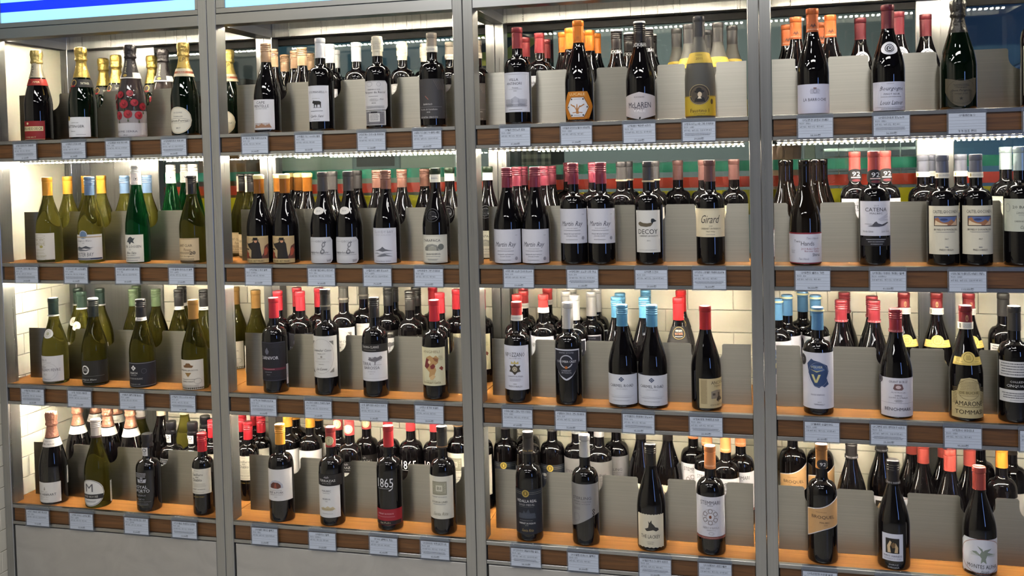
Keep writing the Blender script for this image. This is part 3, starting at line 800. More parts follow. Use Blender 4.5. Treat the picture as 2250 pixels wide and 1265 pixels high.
kin('barolo', BX, .2772, .039, 'black', ('capsule', '#8a8074', 56, {'metal': .1}), [
    (25, 141, 75, '#3b393b', [('t', 'BAROLO', -4, 42, 28, 5, '#c9c7c5'), ('r', 0, 34, 80, .6, '#8a8a8a'), ('t', 'Rocche di Castelletto', -2, 27, 54, 4.5, '#c9c7c5'), ('t', '2018', -2, 19, 10, 3.5, '#c9c7c5'), ('t', 'MONTA CRICCO', -2, 4, 56, 5, '#c9c7c5')] + [('p', [(14 + 5 * i, 112), (16 + 5 * i, 112), (30 + 5 * i, 84), (28 + 5 * i, 84)], '#57504c') for i in range(4)] + [('p', [(-12, 66), (-10, 67), (0, 56), (-2, 55)], '#8d5b50')]),
    (221, 238, 100, '#cfc9bb', [('m', 0, 8, 30, 6, 2, 3, GY)], 'rect', 0, 'neck_band')],
    'dark wine bottle with taupe capsule and charcoal label', 'taupe-capped dark wine bottle')
kin('villa', BX, .2780, .039, 'black', ('capsule', '#7c2b30', 60), [
    (35, 148, 68, '#c9cbd6', [('t', 'VILLA', -4, 92, 28, 7.5, '#3a3a46'), ('t', 'ANTINORI', -4, 81, 46, 7.5, '#3a3a46'), ('t', 'Toscana', 0, 69, 18, 4, '#50505c', .2), ('r', 0, 65, 40, .5, GY), ('t', '2020', 0, 60, 9, 2.8, GY), ('p', [(-12, 26), (-12, 38), (-6, 41), (0, 45), (6, 41), (12, 38), (12, 26)], '#a9abb8'), ('m', -20, 27, 30, 20, 9, 1, '#7e808c'), ('m', 22, 27, 30, 20, 9, 2, '#7e808c'), ('m', 0, 19, 72, 10, 5, 3, '#7e808c'), ('m', 0, 7, 40, 3, 1, 4, GY), ('r', 0, 108, 80, .5, GY)])],
    'dark wine bottle with dark red capsule and white villa label', 'red-capped dark wine bottle')
kin('lucale', BG, .2872, .041, 'black', ('capsule', '#c9701f', 62), [
    (1.5, 86, 70, '#b9741f', [('p', [(-36, 41), (-19, 70), (19, 70), (36, 41), (19, 11), (-19, 11)], '#8f5a18'), ('p', [(-33, 41), (-17.5, 67.5), (17.5, 67.5), (33, 41), (17.5, 13.5), (-17.5, 13.5)], '#cfd0d6'), ('t', 'LUCALE', 0, 77, 44, 7, '#e7cf9c'), ('m', 0, 6, 50, 5, 1, 3, '#6a3f10'),
     ('p', [(-3, 22), (4, 22), (3, 33), (9, 45), (6, 45), (1, 36), (0, 49), (-2, 49), (-3, 36), (-9, 46), (-11, 45), (-4, 33)], '#a06a32'), ('p', [(-20, 47), (-8, 40), (-6, 42), (-19, 50)], '#a06a32'), ('p', [(20, 47), (8, 40), (6, 42), (19, 50)], '#a06a32'), ('p', [(-14, 24), (-3, 25), (-3, 27), (-14, 26)], '#a06a32'), ('p', [(14, 24), (3, 25), (3, 27), (14, 26)], '#a06a32')] + [('e', x, y, 4.5, 4.5, '#2a2420') for x, y in ((-28, 41), (28, 41), (-16, 63), (16, 63), (-16, 18), (16, 18))] + [('m', 0, 63, 20, 2.2, 1, 7, GY), ('m', 0, 18, 20, 2.2, 1, 8, GY)], 'hex'),
    (232, 246, 40, '#c9701f', [('t', 'LUCALE', 0, 7, 16, 6, '#8a4a14')], 'rect', 4, 'neck_print')],
    'dark wine bottle with orange capsule and orange hexagonal label', 'orange-capped dark wine bottle')
kin('mclaren', BG, .2749, .041, 'black', ('screw', '#1d1a1c', 56, {'top': '#c9c9cc'}), [
    (1.5, 77.5, 76, '#b9b3b6', [('t', 'ROCKBARE', 0, 62, 28, 4, '#5c5559'), ('t', 'McLAREN', 0, 40, 66, 15, '#2a2a38'), ('t', 'VALE', 0, 25, 34, 9, '#e2dee0'), ('t', 'SHIRAZ', 0, 30, 30, 4.5, '#4a444e')], 'softhex'),
    (204, 216, 150, '#1d1a1c', [('t', 'ROCKBARE', 0, 6, 64, 9, '#c9c9cc')], 'rect', 0, 'neck_print')],
    'dark wine bottle with black screw cap and grey shield label', 'black-capped dark wine bottle')
kin('faustino', BG, .2785, .041, 'frost', ('capsule', '#3c3b3c', 55, {'metal': .2}), [
    (0.5, 60, 176, '#b79d2e', [('t', 'Faustino I', 0, 20, 52, 10, '#3a2410'), ('m', 0, 11, 34, 3, 1, 3, '#6a5420'), ('t', 'RIOJA', 0, 6, 14, 3, '#6a5420'), ('e', 36, 44, 9, 15, '#4a3a1c'), ('r', 0, 59, 250, 2.4, '#8a7430')]),
    (36, 92, 42, '#3a332c', [('o', 0, 28, 58, 55, 1.6, '#9c8f6c'), ('e', 0, 26, 46, 46, '#5a5040'), ('e', 0, 26, 41, 41, '#463e34'), ('e', 0, 36, 26, 9, '#100e0e'), ('e', -1, 41, 15, 12, '#100e0e'), ('e', 1, 28, 11, 14, '#c9b79c'), ('p', [(-14, 8), (-10, 18), (-3, 22), (4, 20), (12, 20), (16, 8)], '#171414'), ('p', [(-5, 17), (6, 17), (2, 22), (-2, 22)], '#d8cdb8')], 'ellipse', 0, 'portrait_label'),
    (150, 180, 120, '#b79d3a', [('t', '2011', 0, 12, 16, 6, '#4a3a10'), ('m', 0, 22, 24, 3, 1, 2, '#6a5420')], 'archtop', 0, 'collar')],
    'frosted grey wine bottle with yellow label and hatted portrait', 'frosted grey yellow-collared wine bottle')
kin('barroche', BG, .2813, .041, 'black', ('capsule', '#a8562a', 62), [
    (2.5, 79.5, 78, '#c7c8da', [('t', 'LA BARROCHE', 2, 36, 62, 8, '#3a3a4c'), ('e', 2, 58, 10, 11, '#8a8a9c'), ('e', 2, 58, 7.5, 8.5, '#c7c8da'), ('m', 2, 58, 26, 14, 5, 2, '#8a8a9c'), ('r', 2, 66, 8, 3, '#7a5a5a')]),
    (222, 246, 60, '#a8562a', [('p', [(-8, 10), (-3, 19), (0, 14), (3, 20), (8, 10), (4, 12), (0, 8), (-4, 12)], '#5a3020'), ('t', 'BARROCHE', 0, 4, 26, 4, '#caa890')], 'rect', 4, 'neck_print')],
    'dark wine bottle with burnt-orange capsule and pale lilac label', 'orange-capped dark wine bottle')
kin('bourgogne', BG, .2794, .041, 'black', ('capsule', '#5c2028', 62), [
    (3.5, 77.5, 72, '#c3c5d4', [('m', 0, 69, 22, 2.4, 1, 2, GY), ('t', 'Bourgogne', 4, 55, 62, 14, '#4a4a58', .4), ('t', 'PINOT NOIR', 4, 42, 40, 4.5, '#4a4a58'), ('m', 4, 35, 58, 3, 1, 3, GY), ('t', 'Louis Latour', 4, 20, 60, 11, '#4a4a58', .4), ('r', 0, 8, 84, .6, GY), ('m', 4, 4, 60, 3, 1, 5, GY)]),
    (148, 182, 40, '#d2d3dc', [('e', 0, 17, 23, 22, '#2b2b38'), ('e', 0, 17, 19, 18, '#d2d3dc'), ('e', 0, 16, 15, 15, '#2b2b38'), ('o', 1, 17, 9, 9, 2, '#d2d3dc'), ('r', 0, 13, 8, 2, '#d2d3dc')], 'ellipse', 0, 'neck_seal')],
    'dark wine bottle with maroon capsule and round neck seal', 'maroon-capped dark wine bottle')
kin('dom', CH, .2832, .0435, 'dkgreen', ('foil', '#2a2825', 86, {'metal': .3}), [
    (5.5, 79.5, 55, '#4a4436', [('o', 0, 40, 74, 62, .7, '#2c281e'), ('m', 0, 56, 40, 6, 2, 1, '#25211a'), ('t', 'Champagne', -2, 50, 26, 4.5, '#1b1812', .4), ('t', 'Dom Perignon', -2, 42, 46, 6.5, '#1b1812', .4), ('t', 'Vintage 2012', -2, 34, 30, 4, '#1b1812', .4), ('p', [(-2 + 5 * math.sin(math.pi * k / 5) * (1 if k % 2 == 0 else .42), 22 + 5 * math.cos(math.pi * k / 5) * (1 if k % 2 == 0 else .42)) for k in range(10)], '#1b1812'), ('m', -24, 28, 8, 30, 9, 4, '#2c281e'), ('m', 22, 28, 8, 30, 9, 5, '#2c281e')], 'vshield')],
    'large dark green champagne bottle with bronze shield label', 'champagne bottle', 'champagne_bottle')
CASTEL_ITEMS = [('t', 'CASTELGIOCONDO', 2, 110, 66, 8, '#2e2a2c'), ('r', 2, 86, 60, 26, '#3a302c'), ('r', 2, 86, 56, 22, '#5a6a98'), ('p', [(-26, 75), (-26, 92), (-18, 96), (-12, 86), (-4, 82), (6, 84), (14, 90), (22, 84), (30, 96), (30, 75)], '#9a6a4a'), ('p', [(-26, 75), (-24, 88), (-18, 84), (-8, 80), (4, 78), (4, 75)], '#d8c4a4'), ('p', [(12, 75), (20, 82), (29, 90), (30, 75)], '#caa88a'), ('e', -4, 90, 18, 6, '#34406c'),
                ('t', 'BRUNELLO DI MONTALCINO', 2, 64, 60, 5, '#4a4444'), ('m', 2, 58, 58, 2.6, 1, 2, GY), ('t', '2017', 2, 40, 9, 3.2, '#4a4444'), ('r', 2, 19, 8, 1.6, GY), ('t', 'FRESCOBALDI', 2, 12, 34, 4.5, '#4a4444')]
kin('castelw', BX, .300, .039, 'black', ('capsule', '#5a5c68', 58), [
    (30, 155, 66, '#cfc9b6', CASTEL_ITEMS)], 'dark wine bottle with cream landscape label at the picture edge', 'dark wine bottle')
# --- second shelf
kin('pacific', BG, .2802, .041, 'olive', ('capsule', '#b9822c', 60), [
    (0.5, 97.5, 61, '#cfc9bf', [('o', -6, 88, 44, 10, .7, '#a09a80'), ('t', 'PACIFIC', -6, 75, 42, 9, '#a39a78'), ('t', 'GROVE', -6, 62, 42, 10, '#a39a78'), ('e', 2, 53, 12, 9, '#a39a58'), ('m', -6, 42, 40, 8, 2, 4, '#b5ae98'), ('m', -6, 32, 42, 7, 2, 6, '#b5ae98'), ('t', 'CHARDONNAY', -6, 22, 48, 8, '#a39a78'), ('o', -6, 12, 46, 9, .7, '#a09a80')])],
    'olive-green wine bottle with gold capsule and cream label', 'gold-capped olive wine bottle')
kin('oyster', BG, .2789, .041, 'olive', ('screw', '#5c7390', 60), [
    (9.7, 92, 89, '#cfcccb', [('t', 'Sauvignon Blanc', 0, 62, 56, 6.5, '#5c5c64', .1), ('t', '2022', 2, 55, 8, 3, GY), ('p', [(-30, 38), (-18, 44), (-4, 41), (10, 46), (24, 40), (34, 42), (20, 36), (4, 38), (-14, 34)], '#4a4c52'), ('p', [(-34, 33), (-14, 37), (8, 33), (30, 36), (12, 30), (-10, 29)], '#6a6c72'), ('t', 'OYSTER BAY', 2, 18, 62, 13, '#55565c', .15), ('r', 0, 4, 122, 5, '#22304c'), ('m', 0, 4, 46, 2.2, 1, 4, '#cfcccb'), ('r', 0, 74.5, 122, 3, '#a8906a')]),
    (78, 106, 20, '#5d7694', [('o', 0, 14, 26, 26, 1.2, '#d5d2ce')], 'ellipse', 2, 'seal_label')],
    'olive-green wine bottle with blue screw cap and oval seal', 'light-blue-capped olive wine bottle')
kin('loosen', 'riesling', .3121, .038, 'green', ('screw', '#d2cfc9', 62), [
    (3.3, 91, 60, '#d5d1c6', [('p', [(-16, 64), (-8, 78), (0, 82), (8, 76), (14, 78), (8, 68), (12, 60), (2, 64), (-4, 56), (-8, 64)], '#3a3f44'), ('t', 'DR. LOOSEN', 4, 50, 56, 8, '#3a3a3c'), ('t', '2022', -4, 40, 9, 3, GY), ('t', 'Blue Slate', 0, 30, 34, 8, '#4a4a4c', .4), ('t', 'RIESLING KABINETT', -2, 22, 34, 3.5, GY), ('m', 2, 14, 60, 6, 2, 3, GY), ('m', 0, 6, 50, 3, 1, 5, GY)]),
    (252, 286, 90, '#d2c8c4', [('o', 6, 17, 12, 12, .6, GY), ('p', [(3, 19), (6, 14), (9, 19)], '#3a3a3c'), ('m', 2, 4, 18, 2.5, 1, 3, GY)], 'rect', 10, 'neck_print')],
    'tall slim emerald wine bottle with white screw cap', 'white-capped slim green wine bottle')
kin('clair', BG, .2753, .041, 'dkolive', ('screw', '#1c1a1b', 58), [
    (0.5, 79, 57, '#cbb48e', [('t', 'SAINT CLAIR', -6, 56, 52, 8, '#5a4c3c'), ('t', 'Pioneer', 4, 43, 26, 9, '#7a5a44', .4), ('m', -4, 32, 66, 8, 2, 4, '#6a5a46'), ('t', '20', 20, 33, 18, 11, K), ('t', 'Block Sauvignon', -4, 22, 56, 6, '#6a5a46', .4), ('m', -2, 10, 66, 12, 3, 6, '#7a6a54'), ('r', 0, 76, 78, .7, '#8a6a4a'), ('r', 0, 3, 78, .7, '#8a6a4a')]),
    (216, 268, 14, '#cdb9a4', [('m', 0, 26, 6, 40, 14, 4, '#8a7a6a')], 'rect', -18, 'seal_strip')],
    'dark olive wine bottle with black cap and parchment label', 'black-capped olive bottle, paper strip')
PUP = [('r', 0, 46, 88, 64, '#b59c74'), ('p', [(-44, 14), (-44, 40), (-36, 44), (-30, 30), (-20, 22), (-10, 14)], '#6a4030'), ('p', [(44, 14), (44, 60), (32, 52), (28, 30), (18, 14)], '#5a3428'), ('p', [(-34, 66), (-24, 60), (-6, 64), (-2, 70), (12, 70), (18, 60), (20, 40), (24, 14), (-12, 14), (-10, 40), (-26, 54)], '#1d1716'), ('e', 5, 68, 10, 10, '#c08a68'), ('r', 4, 75, 15, 8, '#16110f'), ('r', 4, 71.5, 22, 2.4, '#16110f'), ('e', -34, 66, 7, 6, '#c08a68'), ('p', [(-42, 22), (-30, 36), (-20, 30), (-24, 16), (-38, 14)], '#8a3f2c'), ('p', [(30, 42), (38, 50), (43, 40), (38, 26), (30, 22)], '#a04a34'), ('p', [(-20, 40), (-40, 44), (-40, 46), (-20, 44)], '#1d1716'), ('r', 0, 7, 88, 11, '#c0a878'), ('t', 'NEVER DIES  BEST MALBEC', -2, 7, 64, 6, '#2a1c14')]
kin('puppet', BG, .2735, .041, 'black', ('wax', '#d8c88c', 58), [
    (1.7, 85, 62, '#c0a878', PUP)], 'dark wine bottle with yellow wax top and top-hatted figure label', 'yellow-waxed amber-necked wine bottle')
kin('girou', BG, .2774, .041, 'black', ('capsule', '#3d3b3c', 58, {'metal': .15}), [
    (2.4, 81, 60, '#c2c2c6', [('t', 'GIBOULOT', 14, 66, 48, 6, '#8a8a90'), ('r', -22, 66, 26, .6, GY), ('t', 'g', 14, 46, 18, 38, '#75767c', .3), ('t', 'Savigny-les-Beaune', -4, 32, 66, 9, '#4a4a50', .4), ('r', 0, 26, 70, .5, GY), ('m', 30, 8, 14, 8, 3, 4, GY)], 'cutcorner'),
    (149, 172, 32, '#d6d2cc', [('t', '2019', 0, 11, 13, 4, GY)], 'ellipse', -4, 'neck_seal')],
    'dark wine bottle with charcoal capsule and oval neck seal', 'charcoal-capped dark wine bottle')
kin('cloudy', BG, .2788, .041, 'black', ('screw', '#6b4a40', 56), [
    (3, 107.5, 61, '#c5c6d0', [('t', 'CLOUDY BAY', 2, 93, 62, 8, '#8a8c98'), ('t', 'NEW ZEALAND', 2, 84, 50, 4.5, '#a6a8b2'), ('p', [(-30, 36), (-14, 40), (-6, 44), (0, 49), (8, 42), (18, 39), (32, 36), (10, 36), (0, 34), (-12, 37)], '#5a5c66'), ('p', [(-34, 29), (-18, 32), (-8, 28), (10, 31), (30, 28), (8, 26), (-10, 26)], '#9a9ca6'), ('p', [(-22, 20), (-4, 26), (6, 29), (12, 25), (30, 20), (10, 21), (-6, 19)], '#6a6c76'), ('t', 'Pinot Noir 2020', 0, 6, 46, 4.5, '#8a8c98')])],
    'dark wine bottle with copper-brown cap and misty mountain label', 'copper-capped dark wine bottle')
kin('tarapaca', BG, .2812, .041, 'black', ('capsule', '#1b2a1c', 18, {'metal': .1}), [
    (4.2, 86.5, 66, '#cbc8bb', [('r', 0, 79, 84, .6, GY), ('t', 'TARAPACA', -4, 66, 56, 7.5, '#46444a'), ('p', [(-26, 36), (-28, 44), (-16, 54), (0, 56), (14, 52), (18, 36)], '#8a8a84'), ('e', 25, 47, 18, 18, '#6a6c66'), ('p', [(-14, 36), (-14, 46), (0, 50), (12, 46), (12, 36)], '#b5b3a6'), ('m', 0, 42, 50, 12, 6, 3, '#4a4a48'), ('t', 'GRAN RESERVA', 0, 26, 46, 5, '#46444a'), ('m', 0, 19, 50, 3, 1, 3, GY), ('m', 0, 10, 34, 6, 2, 4, GY), ('r', 0, 3, 84, .6, GY)]),
    (240, 263, 170, '#cfccc2', [('m', 0, 12, 26, 6, 2, 2, GY)], 'rect', 0, 'neck_band'),
    (122, 166, 34, None, [('o', 0, 22, 40, 40, 2.4, '#24242a'), ('o', 0, 22, 26, 26, 2, '#24242a'), ('m', 0, 22, 22, 22, 6, 5, '#2c2c34')])],
    'dark embossed wine bottle with white neck band and house label', 'white-banded dark wine bottle')
MR = lambda dy: [('t', 'Martin Ray', 0, 52 + dy, 66, 18, '#4c4c58', .45), ('m', 2, 41 + dy, 34, 2.4, 1, 3, GY), ('m', 0, 35 + dy, 52, 4, 1, 4, '#8a8a94'), ('t', 'vineyards and winery', 0, 25 + dy, 50, 4.5, '#5c5c66', .4), ('t', 'Sonoma County', 0, 19 + dy, 32, 4.5, '#5c5c66', .4), ('m', 0, 9 + dy, 40, 2.4, 1, 6, GY), ('e', 33, 13 + dy, 9, 10, '#8a8a94'), ('m', 34, 80 + dy, 8, 2.6, 1, 2, GY)]
kin('mrpinot', BG, .2787, .041, 'black', ('screw', '#6c2a38', 58), [(4.2, 101.3, 74, '#c3c3cc', MR(0))],
    'sloping dark wine bottle with maroon screw cap and script label', 'maroon-capped sloping wine bottle')
kin('mrcab', BX, .2872, .039, 'black', ('screw', '#6c2a38', 60), [(60.3, 158.2, 78, '#c3c3cc', MR(2))],
    'high-shouldered dark wine bottle with maroon cap and script label', 'maroon-capped high-shouldered wine bottle')
kin('decoy', BX, .2862, .039, 'black', ('capsule', '#3a383a', 58, {'metal': .15}), [
    (34.8, 152, 56, '#cbc9c4', [('p', [(-28, 82), (-27, 77), (-20, 73), (-4, 71), (8, 73), (13, 78), (16, 84), (24, 86), (25, 88), (20, 91), (16, 94), (10, 93), (9, 88), (10, 83), (0, 81), (-12, 82), (-22, 86)], '#5a5140'), ('p', [(9, 86), (11, 94), (17, 94), (22, 89), (25, 88), (24, 86), (16, 85), (13, 80)], '#1e2426'), ('t', 'DECOY', 0, 58, 56, 13, '#2a2826'), ('t', 'CABERNET SAUVIGNON', 2, 46, 54, 4.5, '#5a5856'), ('t', '2021', 2, 33, 9, 3, GY), ('m', 0, 7, 56, 3, 1, 3, '#a8a6a2')]),
    (230, 234, 100, '#b9a98c', [], 'rect', 0, 'gold_ring')],
    'dark wine bottle with black capsule and white duck label', 'grey-capped dark wine bottle')
kin('girard', BX, .2861, .039, 'black', ('capsule', '#573a38', 58, {'metal': .15}), [
    (77, 155, 76, '#cfc4a8', [('t', 'Girard', 2, 49, 52, 22, '#3a3634', .45), ('t', '2020', 2, 30, 9, 3, GY), ('t', 'CABERNET SAUVIGNON', 2, 23, 56, 4.5, '#5a5248'), ('t', 'Napa Valley', 2, 15, 24, 4, '#5a5248', .2), ('m', 2, 7, 26, 2.6, 1, 3, GY), ('r', 0, 75, 96, .6, '#a89a78')])],
    'dark wine bottle with dark brown capsule and tan script label', 'rose-brown-capped dark wine bottle')
kin('twohands', BG, .2818, .041, 'brown', ('cork', '#333333', 30), [
    (5, 88, 86, '#7c2230', [('r', 0, 41, 124, 76, '#c9cad6'), ('t', 'Two', -24, 60, 18, 7, '#3a3a46'), ('t', 'Hands', 4, 54, 34, 11, '#3a3a46'), ('t', '2019 Bella\'s Garden', 12, 40, 50, 5.5, '#8a4a5c'), ('t', 'Barossa Valley', 16, 33, 40, 5.5, '#8a4a5c'), ('t', 'Shiraz', 28, 24, 24, 8, '#3a3a46'), ('t', 'Two Hands', 18, 68, 34, 6, '#8a8a9c', .4), ('t', 'Two Hands', -6, 13, 26, 6, '#8a8a9c', .4), ('m', -36, 32, 12, 10, 3, 4, '#9a9aa8')])],
    'sloping uncapped-neck dark wine bottle with red-edged white label', 'uncapped dark wine bottle')
kin('catena', BX, .2996, .039, 'black', ('capsule', '#9c4440', 58, {'metal': .2}), [
    (78.5, 169.6, 70, '#c7c7d2', [('t', '2019', 0, 79, 12, 4, '#8a8a96'), ('t', 'CATENA', 0, 69, 56, 10, '#2e2c34'), ('t', 'MALBEC', 0, 59, 32, 4.5, '#5c5a64'), ('p', [(4, 44), (34, 60), (32, 56), (24, 50), (36, 52), (20, 44), (38, 42), (10, 38)], '#b4b4c2'), ('p', [(-22, 26), (-10, 28), (-4, 36), (0, 38), (4, 33), (14, 30), (30, 36), (34, 34), (18, 26), (6, 24), (-8, 24)], '#4a4a54'), ('r', -18, 31, 24, .7, K), ('t', 'Nicolas Catena', -22, 12, 28, 5, '#6a6a76', .4), ('t', 'Laura Catena', 24, 12, 24, 5, '#6a6a76', .4)]),
    (52, 74, 66, '#151318', [('m', 0, 17, 62, 3.4, 1, 2, '#a9a9b2'), ('m', 0, 11, 44, 3.2, 1, 3, '#a9a9b2'), ('m', 0, 5, 30, 3, 1, 4, '#a9a9b2')], 'rect', 0, 'lower_label'),
    (214, 252, 88, '#121015', [('t', '92', 2, 24, 18, 12, '#d8d8de'), ('r', 2, 14, 24, 3, '#c9b0b0'), ('e', 2, 6, 20, 7, '#6a2a32')], 'ellipse', 0, 'round_sticker')],
    'dark wine bottle with red capsule and black 92 sticker', 'red-capped stickered wine bottle')
kin('castel', BX, .2852, .039, 'black', ('capsule', '#5a5c68', 58), [
    (30, 155, 66, '#cfc9b6', CASTEL_ITEMS),
    (226, 240, 170, '#cfcabc', [('m', 2, 7, 34, 6, 2, 3, GY), ('r', -14, 7, 3, 8, '#8a7a3a')], 'rect', 0, 'neck_band')],
    'dark wine bottle with grey capsule and cream landscape label', 'grey-capped wine bottle, cream neck band')
kin('barrels', BX, .3022, .039, 'black', ('capsule', '#9fb0b4', 60, {'metal': .5}), [
    (88, 171, 80, '#b9bcae', [('t', '20 BARRELS', 4, 62, 62, 7, '#3a3c3a'), ('t', 'Limited Edition', 2, 48, 40, 6, '#6a6c68', .4), ('r', 2, 42, 30, .6, GY), ('t', 'CABERNET SAUVIGNON', 4, 26, 54, 4, '#5a5c58'), ('t', 'Cono Sur', 6, 11, 30, 8, '#4a4c48', .3), ('o', -40, 60, 14, 22, .8, GY)])],
    'large dark wine bottle with pale teal capsule and sage label', 'pale-teal-capped dark wine bottle')
# --- third shelf
kin('chablis', BG, .2814, .041, 'olive', ('capsule', '#23322c', 58, {'metal': .2}), [
    (0.8, 94.4, 75, '#cfcccc', [('t', 'CHABLIS', -18, 80, 36, 6, '#8a8688'), ('r', -10, 73, 50, .5, GY), ('t', 'Domaine', -16, 58, 26, 7, '#9a9698', .4), ('o', 6, 42, 56, 56, 1, '#b4b0b0'), ('o', 6, 42, 40, 40, .7, '#bcb8b8'), ('t', 'WILLIAM FEVRE', 4, 48, 78, 9, '#77737a'), ('t', '2021', -8, 33, 16, 6, '#9a9698'), ('m', -6, 17, 38, 6, 2, 4, '#a4a0a2'), ('m', 0, 6, 60, 2.6, 1, 5, '#a4a0a2')]),
    (152, 182, 34, '#cfcdc6', [('o', 0, 15, 20, 20, 1, '#a4a08a'), ('e', 0, 15, 11, 11, '#a8a68c')], 'ellipse', 0, 'neck_seal'),
    (222, 227, 160, '#cfcdc6', [('m', 0, 2.5, 26, 2.4, 1, 2, K)], 'rect', 0, 'neck_band')],
    'olive wine bottle with dark green capsule and round neck seal', 'dark-green-capped olive wine bottle')
KIMI = [('o', -8, 52, 30, 30, 4.4, '#d5d2cf'), ('t', 'KIM', -8, 55, 12, 4.6, '#d5d2cf'), ('t', 'CRAWFORD', -8, 50, 19, 4.2, '#d5d2cf'), ('r', 0, 32, 110, .5, '#8a8a8a'), ('t', 'Sauvignon Blanc', 0, 20, 58, 7, '#c9c6c2', .15), ('m', -2, 13, 44, 2.6, 1, 2, '#9a9a9a'), ('r', 0, 3, 110, .5, '#8a8a8a')]
kin('kim', BG, .2825, .041, 'dkolive', ('screw', '#1f2422', 60, {'top': '#c9c9c6'}), [(1, 83, 100, '#1a1815', KIMI)],
    'dark olive wine bottle with white ring logo on black label', 'black-capped olive wine bottle')
kin('kim2', BG, .2825, .041, 'dkolive', ('screw', '#4b5a40', 60), [(1, 83, 100, '#1a1815', KIMI)],
    'dark olive wine bottle with green screw cap', 'green-capped olive wine bottle')
kin('babich', BG, .2818, .041, 'dkolive', ('screw', '#232224', 58), [
    (3, 83, 110, '#15151f', [('r', 0, 77, 150, 1, '#9a9aa0'), ('r', 0, 4, 150, 1, '#9a9aa0'), ('e', -6, 62, 9, 17, '#d5d3d0'), ('e', -6, 62, 17, 9, '#d5d3d0'), ('e', -6, 62, 6, 6, '#6a6a70'), ('t', 'BABICH', -6, 46, 28, 6.5, '#d5d3d0'), ('t', 'Black Label', -6, 39, 22, 3.6, '#b5b3b0', .2), ('t', 'SAUVIGNON BLANC', -2, 28, 52, 5.5, '#a9a7a6'), ('o', 28, 52, 16, 16, .7, '#5a5a66'), ('t', 'MARLBOROUGH', -2, 10, 36, 3.4, '#a9a7a6')]),
    (213, 224, 165, '#c9c6c2', [('m', 8, 5, 20, 4, 1, 2, K), ('o', -4, 5.5, 8, 8, .8, K)], 'rect', 0, 'neck_band')],
    'dark olive wine bottle with flower emblem on navy label', 'black-capped white-banded olive bottle')
kin('kj', BG, .2816, .041, 'dkolive', ('capsule', '#8d6a38', 60), [
    (2, 96.5, 70, '#d0c8bb', [('p', [(-10, 78), (-6, 84), (6, 84), (10, 78), (18, 76), (14, 70), (-14, 70), (-18, 76)], '#6a4a2c'), ('t', 'KENDALL-JACKSON', 0, 61, 62, 6.5, '#4a4644'), ('p', [(-11, 54), (11, 54), (5, 46), (0, 40), (-5, 46)], '#8a6a3c'), ('m', 0, 33, 56, 3.6, 1, 2, '#77706a'), ('t', 'CHARDONNAY', -2, 26, 44, 4.5, '#55504c'), ('o', 30, 27, 24, 18, 1, '#9a948c'), ('m', 0, 12, 66, 8, 2, 4, '#a49c92')])],
    'dark olive wine bottle with bronze capsule and cream leaf label', 'gold-capped olive wine bottle')
kin('carnivor', BX, .2916, .039, 'black', ('capsule', '#a42a34', 62), [
    (38.5, 159.5, 80, '#16151d', [('r', 0, 119, 106, 1, '#4a4a5c'), ('r', 0, 2, 106, 1, '#4a4a5c'), ('p', [(-12, 98), (-6, 104), (-4, 98), (0, 92), (-3, 84), (-9, 82), (-14, 90)], '#5c5c6a'), ('t', 'CARNIVOR', -2, 72, 60, 10, '#cfcdd6'), ('r', 0, 37, 106, 7, '#5a2030'), ('m', -2, 37, 48, 3, 1, 2, '#c08a94'), ('m', -4, 28, 26, 3, 1, 3, '#8a8a98'), ('t', '2019', -4, 20, 12, 3, '#8a8a98'), ('m', 0, 110, 86, 14, 4, 8, '#23232f'), ('m', 0, 10, 86, 14, 4, 9, '#23232f')]),
    (24, 86, 9, '#c9c7cc', [('m', 0, 40, 8, 40, 24, 7, K)], 'rect', 92, 'barcode_label')],
    'black wine bottle with red capsule and dark crested label', 'red-capped black wine bottle')
kin('somm', BX, .3196, .039, 'black', ('capsule', '#33322f', 62, {'metal': .15}), [
    (54.7, 181.6, 77, '#cecbc6', [('o', 0, 66, 76, 106, .8, '#a09a94'), ('t', 'Sommelier Cuvee', 0, 84, 62, 8, '#3a3836', .4), ('t', 'MERLOT', 0, 73, 26, 4.5, '#8a8680'), ('e', 0, 64, 7, 7, '#9a948c'), ('m', 0, 58, 32, 3, 1, 2, '#9a948c'), ('m', 0, 49, 54, 3, 1, 3, '#bab6b0'), ('m', 0, 41, 20, 3, 1, 5, '#77726c'), ('t', 'La Cuvee', 0, 27, 34, 7, '#4a4642', .4), ('p', [(-38, 112), (-24, 112), (-38, 98)], '#77736e'), ('p', [(38, 112), (24, 112), (38, 98)], '#77736e'), ('p', [(-38, 16), (-24, 16), (-38, 30)], '#77736e'), ('p', [(38, 16), (24, 16), (38, 30)], '#77736e')]),
    (268, 273, 100, '#6a655c', [], 'rect', 0, 'neck_ring')],
    'tall dark wine bottle with black capsule and framed white label', 'grey-capped tall dark wine bottle')
